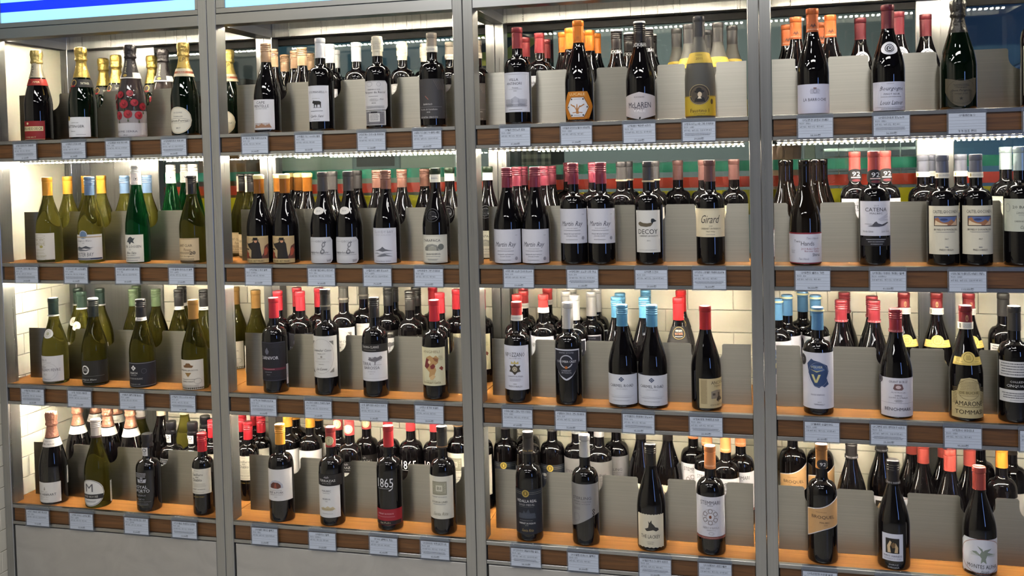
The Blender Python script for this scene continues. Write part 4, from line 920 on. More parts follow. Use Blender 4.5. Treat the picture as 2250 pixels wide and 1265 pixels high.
kin('terra', BX, .2975, .039, 'black', ('screw', '#252424', 60), [
    (49.8, 137, 86, '#cdccd0', [('p', [(-8, 64), (-4, 72), (6, 68), (14, 74), (20, 70), (30, 76), (36, 72), (34, 66), (24, 62), (16, 58), (14, 48), (12, 48), (12, 58), (2, 60)], '#77747a'), ('m', 16, 67, 46, 12, 4, 3, '#4a474c'), ('t', 'TERRA', -16, 52, 36, 9.5, '#55525a'), ('t', 'BAROSSA', 2, 40, 50, 8.5, '#55525a'), ('r', 20, 49, 26, .7, GY), ('t', 'SHIRAZ', 2, 29, 24, 4, '#a09ca2'), ('t', '2019', 2, 22, 13, 3.4, '#a09ca2'), ('r', 0, 8, 100, .6, '#a09ca2')]),
    (137.4, 161, 86, '#1d1b1b', [('t', 'THORN-CLARKE', -2, 15, 56, 7, '#c9c6c2'), ('m', -2, 6, 50, 2.6, 1, 2, '#8a8684')], 'rect', 0, 'upper_label')],
    'dark wine bottle with black screw cap and white tree label', 'black-capped dark wine bottle')
kin('angheli', BX, .2911, .039, 'black', ('capsule', '#b02a34', 62), [
    (42.5, 156, 64, '#cdc7a6', [('t', 'ANGHELI', -2, 101, 54, 8, '#8a7a5a'), ('p', [(-20, 70), (-16, 84), (-4, 90), (6, 84), (14, 90), (22, 82), (20, 68), (10, 60), (14, 46), (8, 30), (0, 22), (-8, 26), (-6, 40), (-14, 48), (-24, 56)], '#b08a5a'), ('p', [(-20, 70), (-16, 82), (-8, 78), (-6, 60), (-14, 50), (-24, 56)], '#6e2a2c'), ('p', [(4, 84), (10, 74), (18, 70), (20, 80)], '#8a5a3a'), ('p', [(-4, 58), (6, 66), (12, 58), (6, 50), (-2, 50)], '#74302c'), ('p', [(22, 52), (30, 58), (36, 52), (32, 44)], '#7a3a2c'), ('p', [(-6, 26), (6, 34), (12, 28), (4, 18), (-4, 18)], '#c9a878'), ('e', -6, 70, 8, 10, '#d8c094'), ('m', 28, 82, 14, 14, 5, 3, '#a09674'), ('t', 'DONNAFUGATA', 0, 9, 54, 6, '#7a6a4a'), ('m', -2, 15, 34, 2.4, 1, 3, '#a09674')])],
    'dark wine bottle with red capsule and cream rider collage label', 'red-capped dark wine bottle')
kin('ripoz', BX, .2890, .039, 'black', ('capsule', '#a03434', 44), [
    (38.7, 167.6, 66, '#c7c8d4', [('t', 'NIPOZZANO', -2, 103, 64, 12, '#3a3a3e'), ('t', 'VECCHIE VITI', 0, 92, 36, 3.4, GY), ('p', [(-12, 76), (-10, 84), (-4, 79), (0, 86), (4, 79), (10, 84), (12, 76)], '#b5a468'), ('p', [(-16, 72), (-6, 70), (0, 76), (6, 70), (16, 72), (13, 62), (17, 54), (8, 52), (0, 44), (-8, 52), (-17, 54), (-13, 62)], '#3a342c'), ('e', 0, 61, 14, 14, '#b9b09c'), ('o', 0, 61, 9, 9, 1.4, '#3a342c'), ('t', 'CHIANTI RUFINA', 0, 40, 46, 4.5, '#77757c'), ('m', 0, 30, 36, 9, 3, 3, '#a09ea8'), ('r', 0, 18, 10, 1.4, GY), ('t', 'FRESCOBALDI', 0, 11, 40, 5, '#77757c')]),
    (236, 252, 170, '#c6c2bc', [('m', 2, 8, 34, 7, 2, 4, GY)], 'rect', 0, 'neck_band')],
    'dark wine bottle with red capsule, white neck band and crest label', 'red-capped wine bottle, white neck band')
kin('columbia', BX, .2891, .039, 'black', ('capsule', '#b4b2b0', 74, {'metal': .5}), [
    (72, 161, 61, '#b9b9c4', [('p', [(-39, 85), (-39, 50), (-32, 33), (-18, 14), (0, 4), (18, 14), (32, 33), (39, 50), (39, 85)], '#1b1b26'), ('t', 'GRAND ESTATES', 0, 79, 44, 4, '#9a9aa6'), ('o', 0, 54, 38, 38, 3, '#a9a9b4'), ('r', 12, 54, 20, 12, '#1b1b26'), ('t', 'COLUMBIA CREST', 0, 54, 58, 6.5, '#d2d2da'), ('e', 0, 37, 9, 8, '#a4602c'), ('t', 'CABERNET', 0, 28, 28, 4, '#a9a9b4'), ('t', 'SAUVIGNON', 0, 22, 28, 4, '#a9a9b4')], 'shield')],
    'dark wine bottle with silver capsule and black shield label', 'silver-capped dark wine bottle')
kin('carmel', BG, .2855, .041, 'black', ('screw', '#4a7c9c', 60), [
    (9, 94, 78, '#c6c8d0', [('p', [(0, 79), (8, 72), (0, 65), (-8, 72)], '#2c3c5c'), ('o', 0, 72, 7, 6, 1, '#c6c8d0'), ('t', 'CARMEL ROAD', 0, 54, 72, 8, '#4a4c54'), ('t', 'CALIFORNIA', 0, 45, 34, 3.4, '#a4a6ae'), ('r', 0, 25, 78, .5, '#a4a6ae'), ('m', 0, 21, 76, 3, 1, 2, '#a4a6ae'), ('m', 0, 12, 50, 3, 1, 3, '#a4a6ae')])],
    'dark wine bottle with blue screw cap and white label', 'blue-capped dark wine bottle')
kin('ancien', BG, .2846, .041, 'black', ('capsule', '#8e2024', 64), [
    (8.5, 90, 57, '#b9a982', [('r', -28, 46, 18, 68, '#a39370'), ('m', -28, 44, 16, 64, 18, 3, '#8a7a58'), ('t', 'ANCIENS', 16, 70, 48, 9, '#4a4030'), ('t', 'TEMPS', 14, 60, 28, 5, '#6a5c44'), ('p', [(-8, 26), (-8, 46), (8, 50), (26, 48), (26, 26)], '#847a6a'), ('r', 0, 38, 8, 6, '#4a4238'), ('r', 16, 36, 6, 14, '#4a4238'), ('p', [(8, 24), (12, 31), (20, 32), (28, 26), (28, 21), (8, 20)], '#3c3630'), ('o', 14, 21, 8, 8, 1.6, '#2a2622'), ('t', 'LE BON VIN DE PAYS', 12, 9, 46, 4, '#5a5040')], 'rect', 32)],
    'dark wine bottle with red capsule and tan label turned sideways', 'red-capped dark wine bottle')
kin('ancien2', BG, .2846, .041, 'black', ('capsule', '#c0262c', 64), [
    (120, 168, 84, '#1c1a1c', [('r', 0, 26, 60, 5, '#c8a44a'), ('m', 0, 15, 50, 6, 1, 3, '#d5c9a4'), ('t', '100POINTS', 0, 6, 44, 8, '#d8b84a')], 'rect', 0, 'collar_card'),
    (166, 204, 130, '#121013', [('o', 0, 19, 36, 34, .8, '#b79a55'), ('k', '국민와인', 0, 25, 22, 6, '#d5d2cc'), ('k', '앙시앙땅', 0, 17, 22, 6, '#c87a5a'), ('m', 0, 9, 24, 3, 1, 2, '#d5d2cc')], 'ellipse', 0, 'round_card')],
    'dark wine bottle with red capsule and hanging black card', 'red-capped bottle with black card')
kin('volver', BX, .2855, .039, 'black', ('capsule', '#466e92', 60), [
    (18.5, 169, 86, '#c6c6d2', [('p', [(-32, 120), (-20, 134), (-14, 130), (2, 126), (22, 116), (26, 100), (20, 82), (26, 66), (14, 58), (6, 62), (0, 56), (-12, 60), (-22, 78), (-28, 96)], '#2b4066'), ('p', [(-18, 118), (4, 116), (16, 104), (6, 100), (-12, 104)], '#47608e'), ('o', -2, 92, 54, 66, .7, '#8a8ea2'), ('t', 'VOLVER', -6, 112, 30, 6, '#c9c9a8'), ('p', [(-24, 106), (-6, 101), (14, 106), (-6, 98)], '#bfb884'), ('p', [(-20, 92), (-14, 92), (-8, 76), (-2, 92), (4, 92), (-5, 70), (-11, 70)], '#bfb884'), ('t', 'SINGLE VINEYARD', -4, 38, 36, 3.4, '#77778a'), ('t', '2019', 0, 18, 9, 3, GY), ('t', 'TEMPRANILLO', 0, 12, 28, 3.4, '#55556a')]),
    (132, 162, 20, '#17151d', [('m', 0, 15, 8, 10, 3, 3, '#a9a9b4')], 'ellipse', -72, 'round_sticker'),
    (276, 281, 150, '#b9b48c', [], 'rect', 0, 'gold_ring')],
    'dark wine bottle with blue capsule and white blue-brushstroke label', 'blue-capped gold-ringed wine bottle')
kin('bench', BG, .2846, .041, 'black', ('screw', '#78262e', 60), [
    (6, 108, 72, '#c5c3cc', [('t', 'GRANT BURGE', 0, 92, 48, 6, '#5a5662'), ('p', [(-13, 74), (-9, 86), (9, 86), (13, 74), (9, 70), (-9, 70)], '#6a5050'), ('e', 0, 78, 13, 9, '#c2aeb0'), ('t', 'AUSTRALIA', 0, 64, 36, 4, '#8a8692'), ('t', 'SHIRAZ', 0, 56, 18, 4, '#77737e'), ('t', 'SOUTH AUSTRALIA', 0, 50, 48, 4, '#77737e'), ('o', 0, 42, 20, 6, .6, GY), ('t', '2020', 0, 42, 14, 3.4, GY), ('r', 0, 36, 102, .6, '#8a8692'), ('t', 'BENCHMARK', 0, 20, 70, 8.5, '#3a3844')]),
    (224, 231, 150, '#78262e', [('t', 'GRANT BURGE', 0, 3.5, 42, 4, '#a8868a')], 'rect', 0, 'neck_print'),
    (92, 112, 16, '#2a2630', [('o', 0, 10, 16, 16, .8, '#a9a9b4')], 'ellipse', -74, 'round_sticker')],
    'dark wine bottle with red screw cap and white arched-crest label', 'red-capped sloping dark wine bottle')
kin('amarone', BG, .2953, .041, 'black', ('capsule', '#6e2226', 44, {'metal': .25}), [
    (9.5, 115, 66, '#b9a97c', [('o', 0, 74, 58, 54, 1, '#6a5c3c'), ('m', 0, 76, 46, 40, 10, 3, '#8a7a54'), ('r', 0, 66, 56, 9, '#a89868'), ('t', 'DE BUCHE', 0, 66, 46, 6, '#4a3e26'), ('m', -36, 58, 14, 44, 11, 4, '#6a5c3c'), ('m', 36, 58, 14, 44, 11, 5, '#6a5c3c'), ('t', 'AMARONE', 0, 38, 70, 12, '#2e2618'), ('m', 0, 29, 70, 3, 1, 6, '#6a5c3c'), ('t', 'TOMMASI', 0, 16, 70, 11, '#2e2618')], 'crest'),
    (146, 166, 64, '#c3ab5c', [('r', 0, 9, 70, 6, '#d2bd74'), ('m', 0, 9, 56, 3, 1, 4, '#6a5a24')], 'rect', 0, 'ribbon_label'),
    (150, 180, 30, '#cdb564', [('o', 0, 15, 24, 24, 1.2, '#7a6a2c'), ('m', 0, 15, 12, 12, 4, 6, '#6a5a24')], 'ellipse', 0, 'medal_label'),
    (236, 254, 172, '#c9c5bb', [('m', 4, 9, 26, 11, 4, 4, GY), ('r', -14, 9, 4, 12, '#6a6a60')], 'rect', 0, 'neck_band'),
    (256, 274, 40, '#6e2226', [('t', 'T', 0, 9, 5, 8, '#d5b87c'), ('o', 0, 9, 14, 15, 1, '#d5b87c')], 'rect', 0, 'neck_print')],
    'dark wine bottle with gold medal ribbon and parchment crest label', 'maroon-capped gold-ribboned wine bottle')
kin('cinq', BX, .2953, .039, 'black', ('capsule', '#2f2e2e', 62, {'metal': .2}), [
    (54.5, 86, 74, '#c9c8c8', [('m', 0, 17, 84, 17, 3, 3, '#55545a'), ('m', 0, 5, 40, 3, 1, 4, GY)]),
    (119, 158.5, 74, '#c9c8c8', [('m', 0, 20, 88, 34, 5, 7, '#55545a')], 'rect', 0, 'upper_label'),
    (87, 118, 60, None, [('t', 'COLLEZIONE', 4, 20, 46, 5, '#c9c8c8'), ('t', 'CINQUANTA', 2, 9, 58, 8, '#c9c8c8')])],
    'dark wine bottle with black capsule and two white number labels', 'dark-grey-capped wine bottle')
# --- bottom shelf
kin('hebrart', CH, .3027, .0435, 'black', ('foil', '#b9826c', 84, {'metal': .6}), [
    (1, 76, 68, '#d3cfca', [('p', [(-4, 52), (-1, 62), (2, 54), (2, 50), (-3, 49)], '#a09a92'), ('t', 'CHAMPAGNE', -6, 44, 30, 3.4, '#a09a92'), ('t', 'MARC HEBRART', -4, 35, 80, 8, '#2e2a30'), ('t', 'PREMIER CRU', -4, 26, 34, 3.4, '#a09a92'), ('t', 'BLANC DE BLANCS', -4, 19, 30, 3, '#a09a92'), ('t', 'BRUT', -4, 8, 10, 3, '#a09a92')]),
    (190, 216, 170, '#d5cec7', [('t', 'Champagne', 4, 18, 26, 5, '#77706c', .3), ('t', 'MARC HEBRART', 6, 9, 42, 5, '#55504e')], 'rect', 0, 'neck_band'),
    (60, 118, 8, '#d3cfca', [('m', 0, 30, 6, 44, 16, 4, GY)], 'rect', 110, 'back_label')],
    'dark champagne bottle with rose-gold foil and white label', 'rose-gold-foiled champagne bottle', 'champagne_bottle')
kin('mud', BG, .2847, .041, 'dkolive', ('screw', '#b9b2ac', 58, {'metal': .5}), [
    (7, 94.5, 64, '#d2d0cc', [('o', 0, 44, 88, 84, 1.4, '#4a4846'), ('r', 0, 32, 86, 15, '#1f1e20'), ('t', 'MUD HOUSE', 0, 32, 52, 7, '#cfccc8'), ('t', 'M', -2, 61, 26, 26, '#55545a'), ('m', 0, 16, 40, 7, 2, 4, GY)], 'ellipse'),
    (226, 232, 150, '#3a2c2c', [], 'rect', 0, 'dark_ring'),
    (10, 80, 8, '#d2d0cc', [('m', 0, 36, 6, 54, 22, 4, K)], 'rect', 106, 'back_label')],
    'dark olive wine bottle with silver cap and oval label', 'silver-capped olive wine bottle')
kin('royal', 'port', .2455, .039, 'black', ('stopper', '#17161a', 40), [
    (8, 122, 90, None, [('m', -4, 112, 44, 16, 4, 3, '#a9a9b0'), ('p', [(-14, 88), (-16, 100), (-6, 98), (-4, 104), (4, 104), (6, 98), (16, 100), (14, 88)], '#a4a4ac'), ('o', 0, 96, 12, 12, 2, '#17161a'), ('t', 'ROYAL', -4, 74, 46, 10, '#c6c6cc'), ('t', 'OPORTO', -4, 61, 58, 10, '#c6c6cc'), ('t', 'TAWNY', -4, 46, 36, 6, '#8a8a92'), ('t', 'PORTO', -4, 34, 26, 5, '#8a8a92'), ('r', -4, 26, 66, .7, '#8a8a92'), ('m', -4, 18, 60, 8, 2, 6, '#6a6a72')]),
    (176, 204, 34, '#c9c7c6', [('o', 0, 19, 12, 12, 2, '#3a383c'), ('m', 0, 7, 12, 8, 3, 2, '#55545a')], 'rect', 0, 'neck_seal')],
    'short black port bottle with printed white lettering', 'short black port bottle', 'port_bottle')
kin('castillo', 'half', .2573, .0335, 'black', ('screw', '#a4242e', 58), [
    (70, 150, 77, '#d0cabc', [('m', -4, 74, 22, 3, 1, 2, '#a09a8c'), ('t', 'Casillero', -2, 62, 40, 8, '#4a4640'), ('t', 'del', -2, 54, 10, 5, '#4a4640'), ('t', 'Diablo', -2, 45, 32, 9, '#4a4640'), ('m', 0, 28, 54, 14, 4, 3, '#bab4a4'), ('t', 'CABERNET SAUVIGNON', 0, 15, 46, 4, '#77706a'), ('m', 0, 6, 40, 3, 1, 4, '#a09a8c')]),
    (56, 66, 72, None, [('t', 'CONCHA Y TORO', 0, 5, 40, 4, '#a08a4a')])],
    'small half bottle with red screw cap and cream label', 'red-capped small half bottle')
kin('darkcream', BG, .300, .041, 'black', ('capsule', '#cbb9a0', 60), [(10, 90, 70, '#cfc8ba', [])], 'dark bottle with cream capsule', 'cream-capped dark bottle')
kin('yellow', BG, .300, .041, 'yellow', ('capsule', '#d5c6a4', 56), [(10, 80, 60, '#cfc8ba', [])], 'pale yellow-green bottle', 'pale yellow-green wine bottle')
kin('beef', BX, .2981, .039, 'black', ('screw', '#c98a34', 62), [
    (68, 166, 84, '#cdcac9', [('p', [(-24, 40), (-22, 52), (-12, 62), (0, 65), (12, 62), (22, 52), (24, 40)], '#a9a9b4'), ('p', [(-19, 40), (-18, 50), (-8, 58), (8, 57), (16, 50), (17, 42), (8, 38), (-8, 39)], '#5a342c'), ('p', [(-6, 40), (-2, 55), (2, 55), (4, 40)], '#8a4a3c'), ('t', 'The perfect pairing', -2, 33, 42, 4.5, '#77706e', .3), ('t', 'BEEF & PORK', 0, 26, 48, 6, '#4a4446'), ('t', 'CABERNET SAUVIGNON', 0, 19, 44, 3.4, '#8a8684'), ('t', '2021', 0, 12, 9, 3, GY)], 'cuttop')],
    'dark wine bottle with orange screw cap and white arched-icon label', 'orange-capped dark wine bottle')
kin('terrazas', BX, .2973, .039, 'black', ('capsule', '#9a3c3c', 60), [
    (27.3, 125, 62, '#cfcecd', [('t', 'MALBEC', -2, 82, 30, 5.5, '#55525a'), ('m', -2, 75, 30, 3, 1, 2, GY), ('t', 'RESERVA', -2, 57, 26, 4.5, '#55525a'), ('t', '2020', -2, 50, 8, 3, GY), ('p', [(-24, 26), (-14, 32), (-6, 30), (2, 36), (10, 31), (18, 34), (26, 26), (12, 22), (-10, 22)], '#b9ac8c'), ('m', 0, 25, 46, 8, 3, 3, '#8a7c5c'), ('m', 0, 12, 36, 2.6, 1, 4, GY)]),
    (125, 160, 74, '#1a1819', [('p', [(-10, 25), (-4, 30), (0, 27), (4, 31), (9, 25), (0, 23)], '#77747a'), ('t', 'TERRAZAS', 0, 16, 54, 7, '#cfcdcc'), ('t', 'de los Andes', 0, 8, 30, 4, '#a9a7a6', .3)], 'rect', 0, 'upper_label'),
    (244, 272, 50, '#b9b08c', [('o', 0, 14, 19, 24, 1, '#6a6244'), ('t', 'T', 0, 14, 4, 9, '#6a6244')], 'ellipse', 6, 'medal_label')],
    'dark wine bottle with rosy capsule, gold medal and two-part label', 'rosy-capped medalled wine bottle')
kin('c1865', BX, .3091, .039, 'black', ('capsule', '#a82f34', 62), [
    (18, 66, 84, '#8c1d2a', [('t', 'CABERNET SAUVIGNON', -2, 34, 52, 4.5, '#d2aab0'), ('r', -2, 25, 60, .6, '#d2aab0'), ('r', 0, 7, 104, 12, '#17151a'), ('t', 'San Pedro', -2, 7, 34, 6, '#b9a98c', .3)]),
    (118, 166, 70, None, [('t', '1865', 0, 28, 50, 27, '#d5d3d6'), ('m', -6, 11, 38, 2.6, 1, 4, '#c6c4c8'), ('p', [(10, 5), (20, 10), (24, 18), (22, 9), (14, 3)], '#d5d3d6')])],
    'dark wine bottle with red capsule and large white 1865 numerals', 'red-capped dark wine bottle')
kin('bi', BX, .3152, .039, 'black', ('capsule', '#302f2e', 64, {'metal': .2}), [
    (48.4, 175.7, 67, '#cdc9bb', [('r', 0, 92, 46, 40, '#8a8674'), ('r', 0, 92, 40, 34, '#a8a490'), ('m', 0, 92, 40, 34, 11, 3, '#77735f'), ('r', 0, 92, 20, 18, '#c6c2b0'), ('t', 'BI', 0, 92, 12, 9, '#6a6654'), ('t', 'CABERNET SAUVIGNON', -2, 66, 48, 3.4, GY), ('t', 'BODEGA LINES', 0, 51, 48, 5.5, '#55524a'), ('m', 0, 44, 44, 3, 1, 3, GY), ('t', 'Santa Rita', 2, 16, 46, 10, '#9a9684', .45)]),
    (256, 259, 120, '#8a6a4a', [], 'rect', 0, 'neck_ring')],
    'dark wine bottle with black capsule and cream square-emblem label', 'black-capped dark wine bottle')
kin('medalla', BX, .3116, .039, 'black', ('capsule', '#2e2b2b', 62, {'metal': .2}), [
    (22.5, 152, 80, '#151a26', [('r', 0, 122, 108, 1.2, '#6a6a66'), ('r', 0, 117, 108, 1.2, '#6a6a66'), ('e', -2, 119, 21, 21, '#a8924a'), ('e', -2, 119, 15, 15, '#6a5a24'), ('r', -2, 119, 4, 8, '#b79a55'), ('t', 'MEDALLA REAL', 0, 97, 62, 8, '#cfcdcf'), ('t', 'GOLD MEDAL', 0, 86, 48, 5.5, '#a9a7a9'), ('r', -2, 80, 46, .6, '#6a6a66'), ('p', [(-26, 46), (-22, 62), (-12, 60), (-8, 70), (-2, 62), (6, 74), (10, 62), (24, 62), (28, 46)], '#343a48'), ('m', 0, 54, 56, 14, 6, 3, '#444a58'), ('m', -2, 40, 40, 3, 1, 4, '#77777c'), ('t', 'CABERNET SAUVIGNON', 0, 32, 50, 5, '#cfcdcf'), ('t', '2018', 0, 26, 9, 3, '#8a8a8c'), ('t', 'Santa Rita', 2, 12, 34, 8, '#a08a5a', .4)]),
    (252, 268, 60, '#2e2b2b', [('t', 'Santa Rita', 0, 8, 30, 6, '#8a7440', .3)], 'rect', 0, 'neck_print')],
    'dark wine bottle with black capsule and navy gold-seal label', 'black-capped gold-sealed wine bottle')
kin('sterling', BX, .3105, .039, 'black', ('capsule', '#b9b9bb', 62, {'metal': .6}), [
    (52, 178.5, 80, '#a3a2a4', [('t', 'STERLING', -6, 86, 58, 8, '#4a484c'), ('t', 'VINTNER\'S COLLECTION', -4, 76, 52, 4.5, '#5a585c'), ('t', 'CABERNET SAUVIGNON', -4, 69, 46, 4, '#6a686c'), ('m', -20, 56, 24, 8, 4, 3, '#7c7a7e'), ('o', -22, 30, 22, 26, 1, '#87858a'), ('o', -22, 30, 15, 18, .7, '#87858a'), ('o', 30, 50, 8, 8, 2, K), ('o', 30, 41, 8, 8, 2, K), ('o', 30, 32, 8, 8, 2, K)], 'wave', 0, 'label', (.7, .4))],
    'dark wine bottle with silver capsule and silver wave-cut label', 'silver-labelled dark wine bottle')
kin('lackey', BG, .2940, .041, 'black', ('screw', '#1e1b1a', 60), [
    (11.6, 105, 58, '#cbc3ae', [('p', [(-16, 52), (-6, 56), (-4, 66), (-6, 76), (-2, 70), (4, 78), (4, 70), (10, 64), (14, 58), (22, 56), (24, 50), (16, 46), (8, 50), (0, 48), (-10, 46)], '#2c2a28'), ('t', 'THE LACKEY', 0, 31, 56, 10, '#2e2a28'), ('t', 'SOUTH AUSTRALIA', 0, 16, 20, 3, GY), ('t', 'SHIRAZ', 0, 11, 16, 4, '#77706a')], 'torn')],
    'dark wine bottle with black screw cap and parchment bird label', 'sloping dark wine bottle')
kin('stemmari', BX, .2964, .039, 'black', ('capsule', '#c27c4c', 62, {'metal': .2}), [
    (54, 164.5, 76, '#c6c5cd', [('t', 'STEMMARI', 0, 94, 56, 11, '#4a464c'), ('m', 0, 86, 16, 4, 2, 3, GY)] + [('o', 16 * math.cos(math.pi / 3 * k + .52), 55 + 16 * math.sin(math.pi / 3 * k + .52), 13, 13, 2.2, '#8a8284') for k in range(6)] + [('o', 0, 55, 24, 24, 1.6, '#9a9294'), ('o', 0, 55, 44, 44, .8, '#9a9294'), ('e', 0, 55, 7, 9, '#7a4a34'), ('t', 'NERO D\'AVOLA', 2, 25, 44, 6, '#8a868c'), ('t', 'SICILIA DOC', 2, 18, 24, 3, GY), ('o', 2, 9, 14, 8, .6, GY)]),
    (47, 53.6, 76, '#7a4640', [('m', 0, 3.3, 50, 2, 1, 3, '#c2a8a0')], 'rect', 0, 'lower_label'),
    (238, 252, 60, '#c27c4c', [('t', 'Stemmari', 0, 7, 26, 6, '#e6bfa0', .2)], 'rect', 0, 'neck_print')],
    'dark wine bottle with peach capsule and white snowflake-emblem label', 'peach-capped dark wine bottle')
kin('broquel', BX, .3159, .039, 'black', ('capsule', '#96683a', 64), [
    (72, 178, 74, '#d0cdd2', [], 'slant'),
    (76, 174, 70, '#bb9466', [('t', 'BROQUEL', 0, 52, 62, 10, '#3a2c24'), ('t', 'MALBEC', 4, 38, 26, 5, '#5a4634'), ('t', '2020', 6, 31, 10, 3, '#77624c'), ('m', -4, 66, 30, 3, 1, 3, '#8a6a48')], 'slant', 0, 'slant_label'),
    (252, 278, 56, '#17151a', [('t', '92', 0, 13, 13, 9, '#d5d3d6')], 'ellipse', 8, 'round_sticker')],
    'dark wine bottle with tan capsule and slanted orange label', 'slanted-label dark wine bottle')
kin('hands2', BG, .2826, .041, 'black', ('screw', '#211e1f', 62), [
    (25, 97, 38, '#c7c8d4', [('r', 0, 40, 34, 40, '#1b1816'), ('p', [(-12, 22), (-13, 40), (-6, 54), (-2, 50), (-6, 38), (-4, 22)], '#c9b08c'), ('p', [(13, 22), (14, 36), (8, 48), (4, 44), (7, 34), (5, 22)], '#b59c78'), ('p', [(-4, 42), (2, 50), (8, 46), (6, 36), (0, 34)], '#6a5236'), ('t', 'TWO HANDS', 0, 13, 46, 5, '#4a4a58'), ('t', 'GNARLY DUDES', 0, 6, 42, 3.4, '#8a8a98')], 'rect', -12),
    (3, 22, 50, None, [('t', 'SHIRAZ', -6, 12, 24, 4, '#a9a9b0'), ('t', 'BAROSSA', -6, 5, 28, 4, '#a9a9b0')]),
    (222, 230, 150, '#211e1f', [('t', 'TWO HANDS', 0, 4, 34, 4.5, '#a9a9b0')], 'rect', 0, 'neck_print')],
    'dark sloping wine bottle with black cap and framed hands picture', 'black-capped sloping dark wine bottle')
kin('montes', BG, .2763, .041, 'black', ('capsule', '#8c3c36', 58), [
    (1, 98, 84, '#c8c9d2', [('o', 0, 52, 122, 92, 1.4, '#8a5a50'), ('p', [(-28, 64), (-16, 66), (-8, 58), (-4, 66), (-14, 80), (-2, 72), (0, 66), (4, 70), (22, 74), (10, 64), (30, 58), (10, 56), (6, 46), (8, 34), (0, 40), (-6, 34), (-4, 48), (-8, 54)], '#7a8478'), ('m', -20, 58, 22, 8, 3, 3, '#9aa498'), ('m', 22, 56, 24, 8, 3, 4, '#9aa498'), ('t', 'MONTES ALPHA', 0, 26, 78, 10, '#3a3a3e'), ('t', 'Syrah', 4, 13, 20, 7, '#77777c', .4), ('m', 0, 5, 40, 3, 1, 5, GY)], 'cutcorner')],
    'dark sloping wine bottle with red capsule and white angel label', 'red-capped sloping dark wine bottle')
kin('mblack', BX, .300, .039, 'black', ('capsule', '#26211f', 58, {'metal': .2}), [(40, 140, 70, '#c9c7c6', [])], 'dark wine bottle', 'dark-capped wine bottle')
kin('morange', BX, .285, .039, 'black', ('capsule', '#c87a2c', 58), [(60, 150, 60, '#cfc9c0', [('m', 0, 45, 40, 40, 8, 3, GY)], 'rect', 30)], 'dark wine bottle with orange capsule', 'orange-capped dark wine bottle')

# ------------------------------------------------------------------ bottles in the front row: (kind, shelf, x)
FRONT = """piper,0,.1502 taitt,0,.3206 jaume,0,.5047 laurent,0,.6981 cape,0,.9859 susu,0,1.1684 riscal,0,1.3538 barolo,0,1.5258 villa,0,1.7855 lucale,0,1.9647 mclaren,0,2.1380 faustino,0,2.3011 barroche,0,2.5988 bourgogne,0,2.7874 dom,0,2.9574 castelw,0,3.1430
pacific,1,.1714 oyster,1,.3329 loosen,1,.5086 clair,1,.7092 puppet,1,.9468 puppet,1,1.0353 girou,1,1.1625 girou,1,1.2470 cloudy,1,1.3688 tarapaca,1,1.5254 mrpinot,1,1.7452 mrpinot,1,1.8286 mrcab,1,1.9404 mrcab,1,2.0203 decoy,1,2.1540 girard,1,2.3229 twohands,1,2.5733 catena,1,2.7496 castel,1,2.9169 castel,1,2.9970 barrels,1,3.1010
chablis,2,.1755 kim,2,.3294 babich,2,.5086 kj,2,.7003 carnivor,2,.9839 somm,2,1.1593 terra,2,1.3192 angheli,2,1.5113 ripoz,2,1.7648 columbia,2,1.9158 carmel,2,2.0723 carmel,2,2.1566 ancien,2,2.3041 volver,2,2.6016 bench,2,2.7988 amarone,2,2.9696 cinq,2,3.0850
hebrart,3,.1497 mud,3,.3213 royal,3,.5145 castillo,3,.7153 beef,3,.9911 terrazas,3,1.1628 c1865,3,1.3533 bi,3,1.5245 medalla,3,1.7893 sterling,3,1.9561 lackey,3,2.1451 stemmari,3,2.3104 broquel,3,2.6072 hands2,3,2.7885 montes,3,2.9990"""
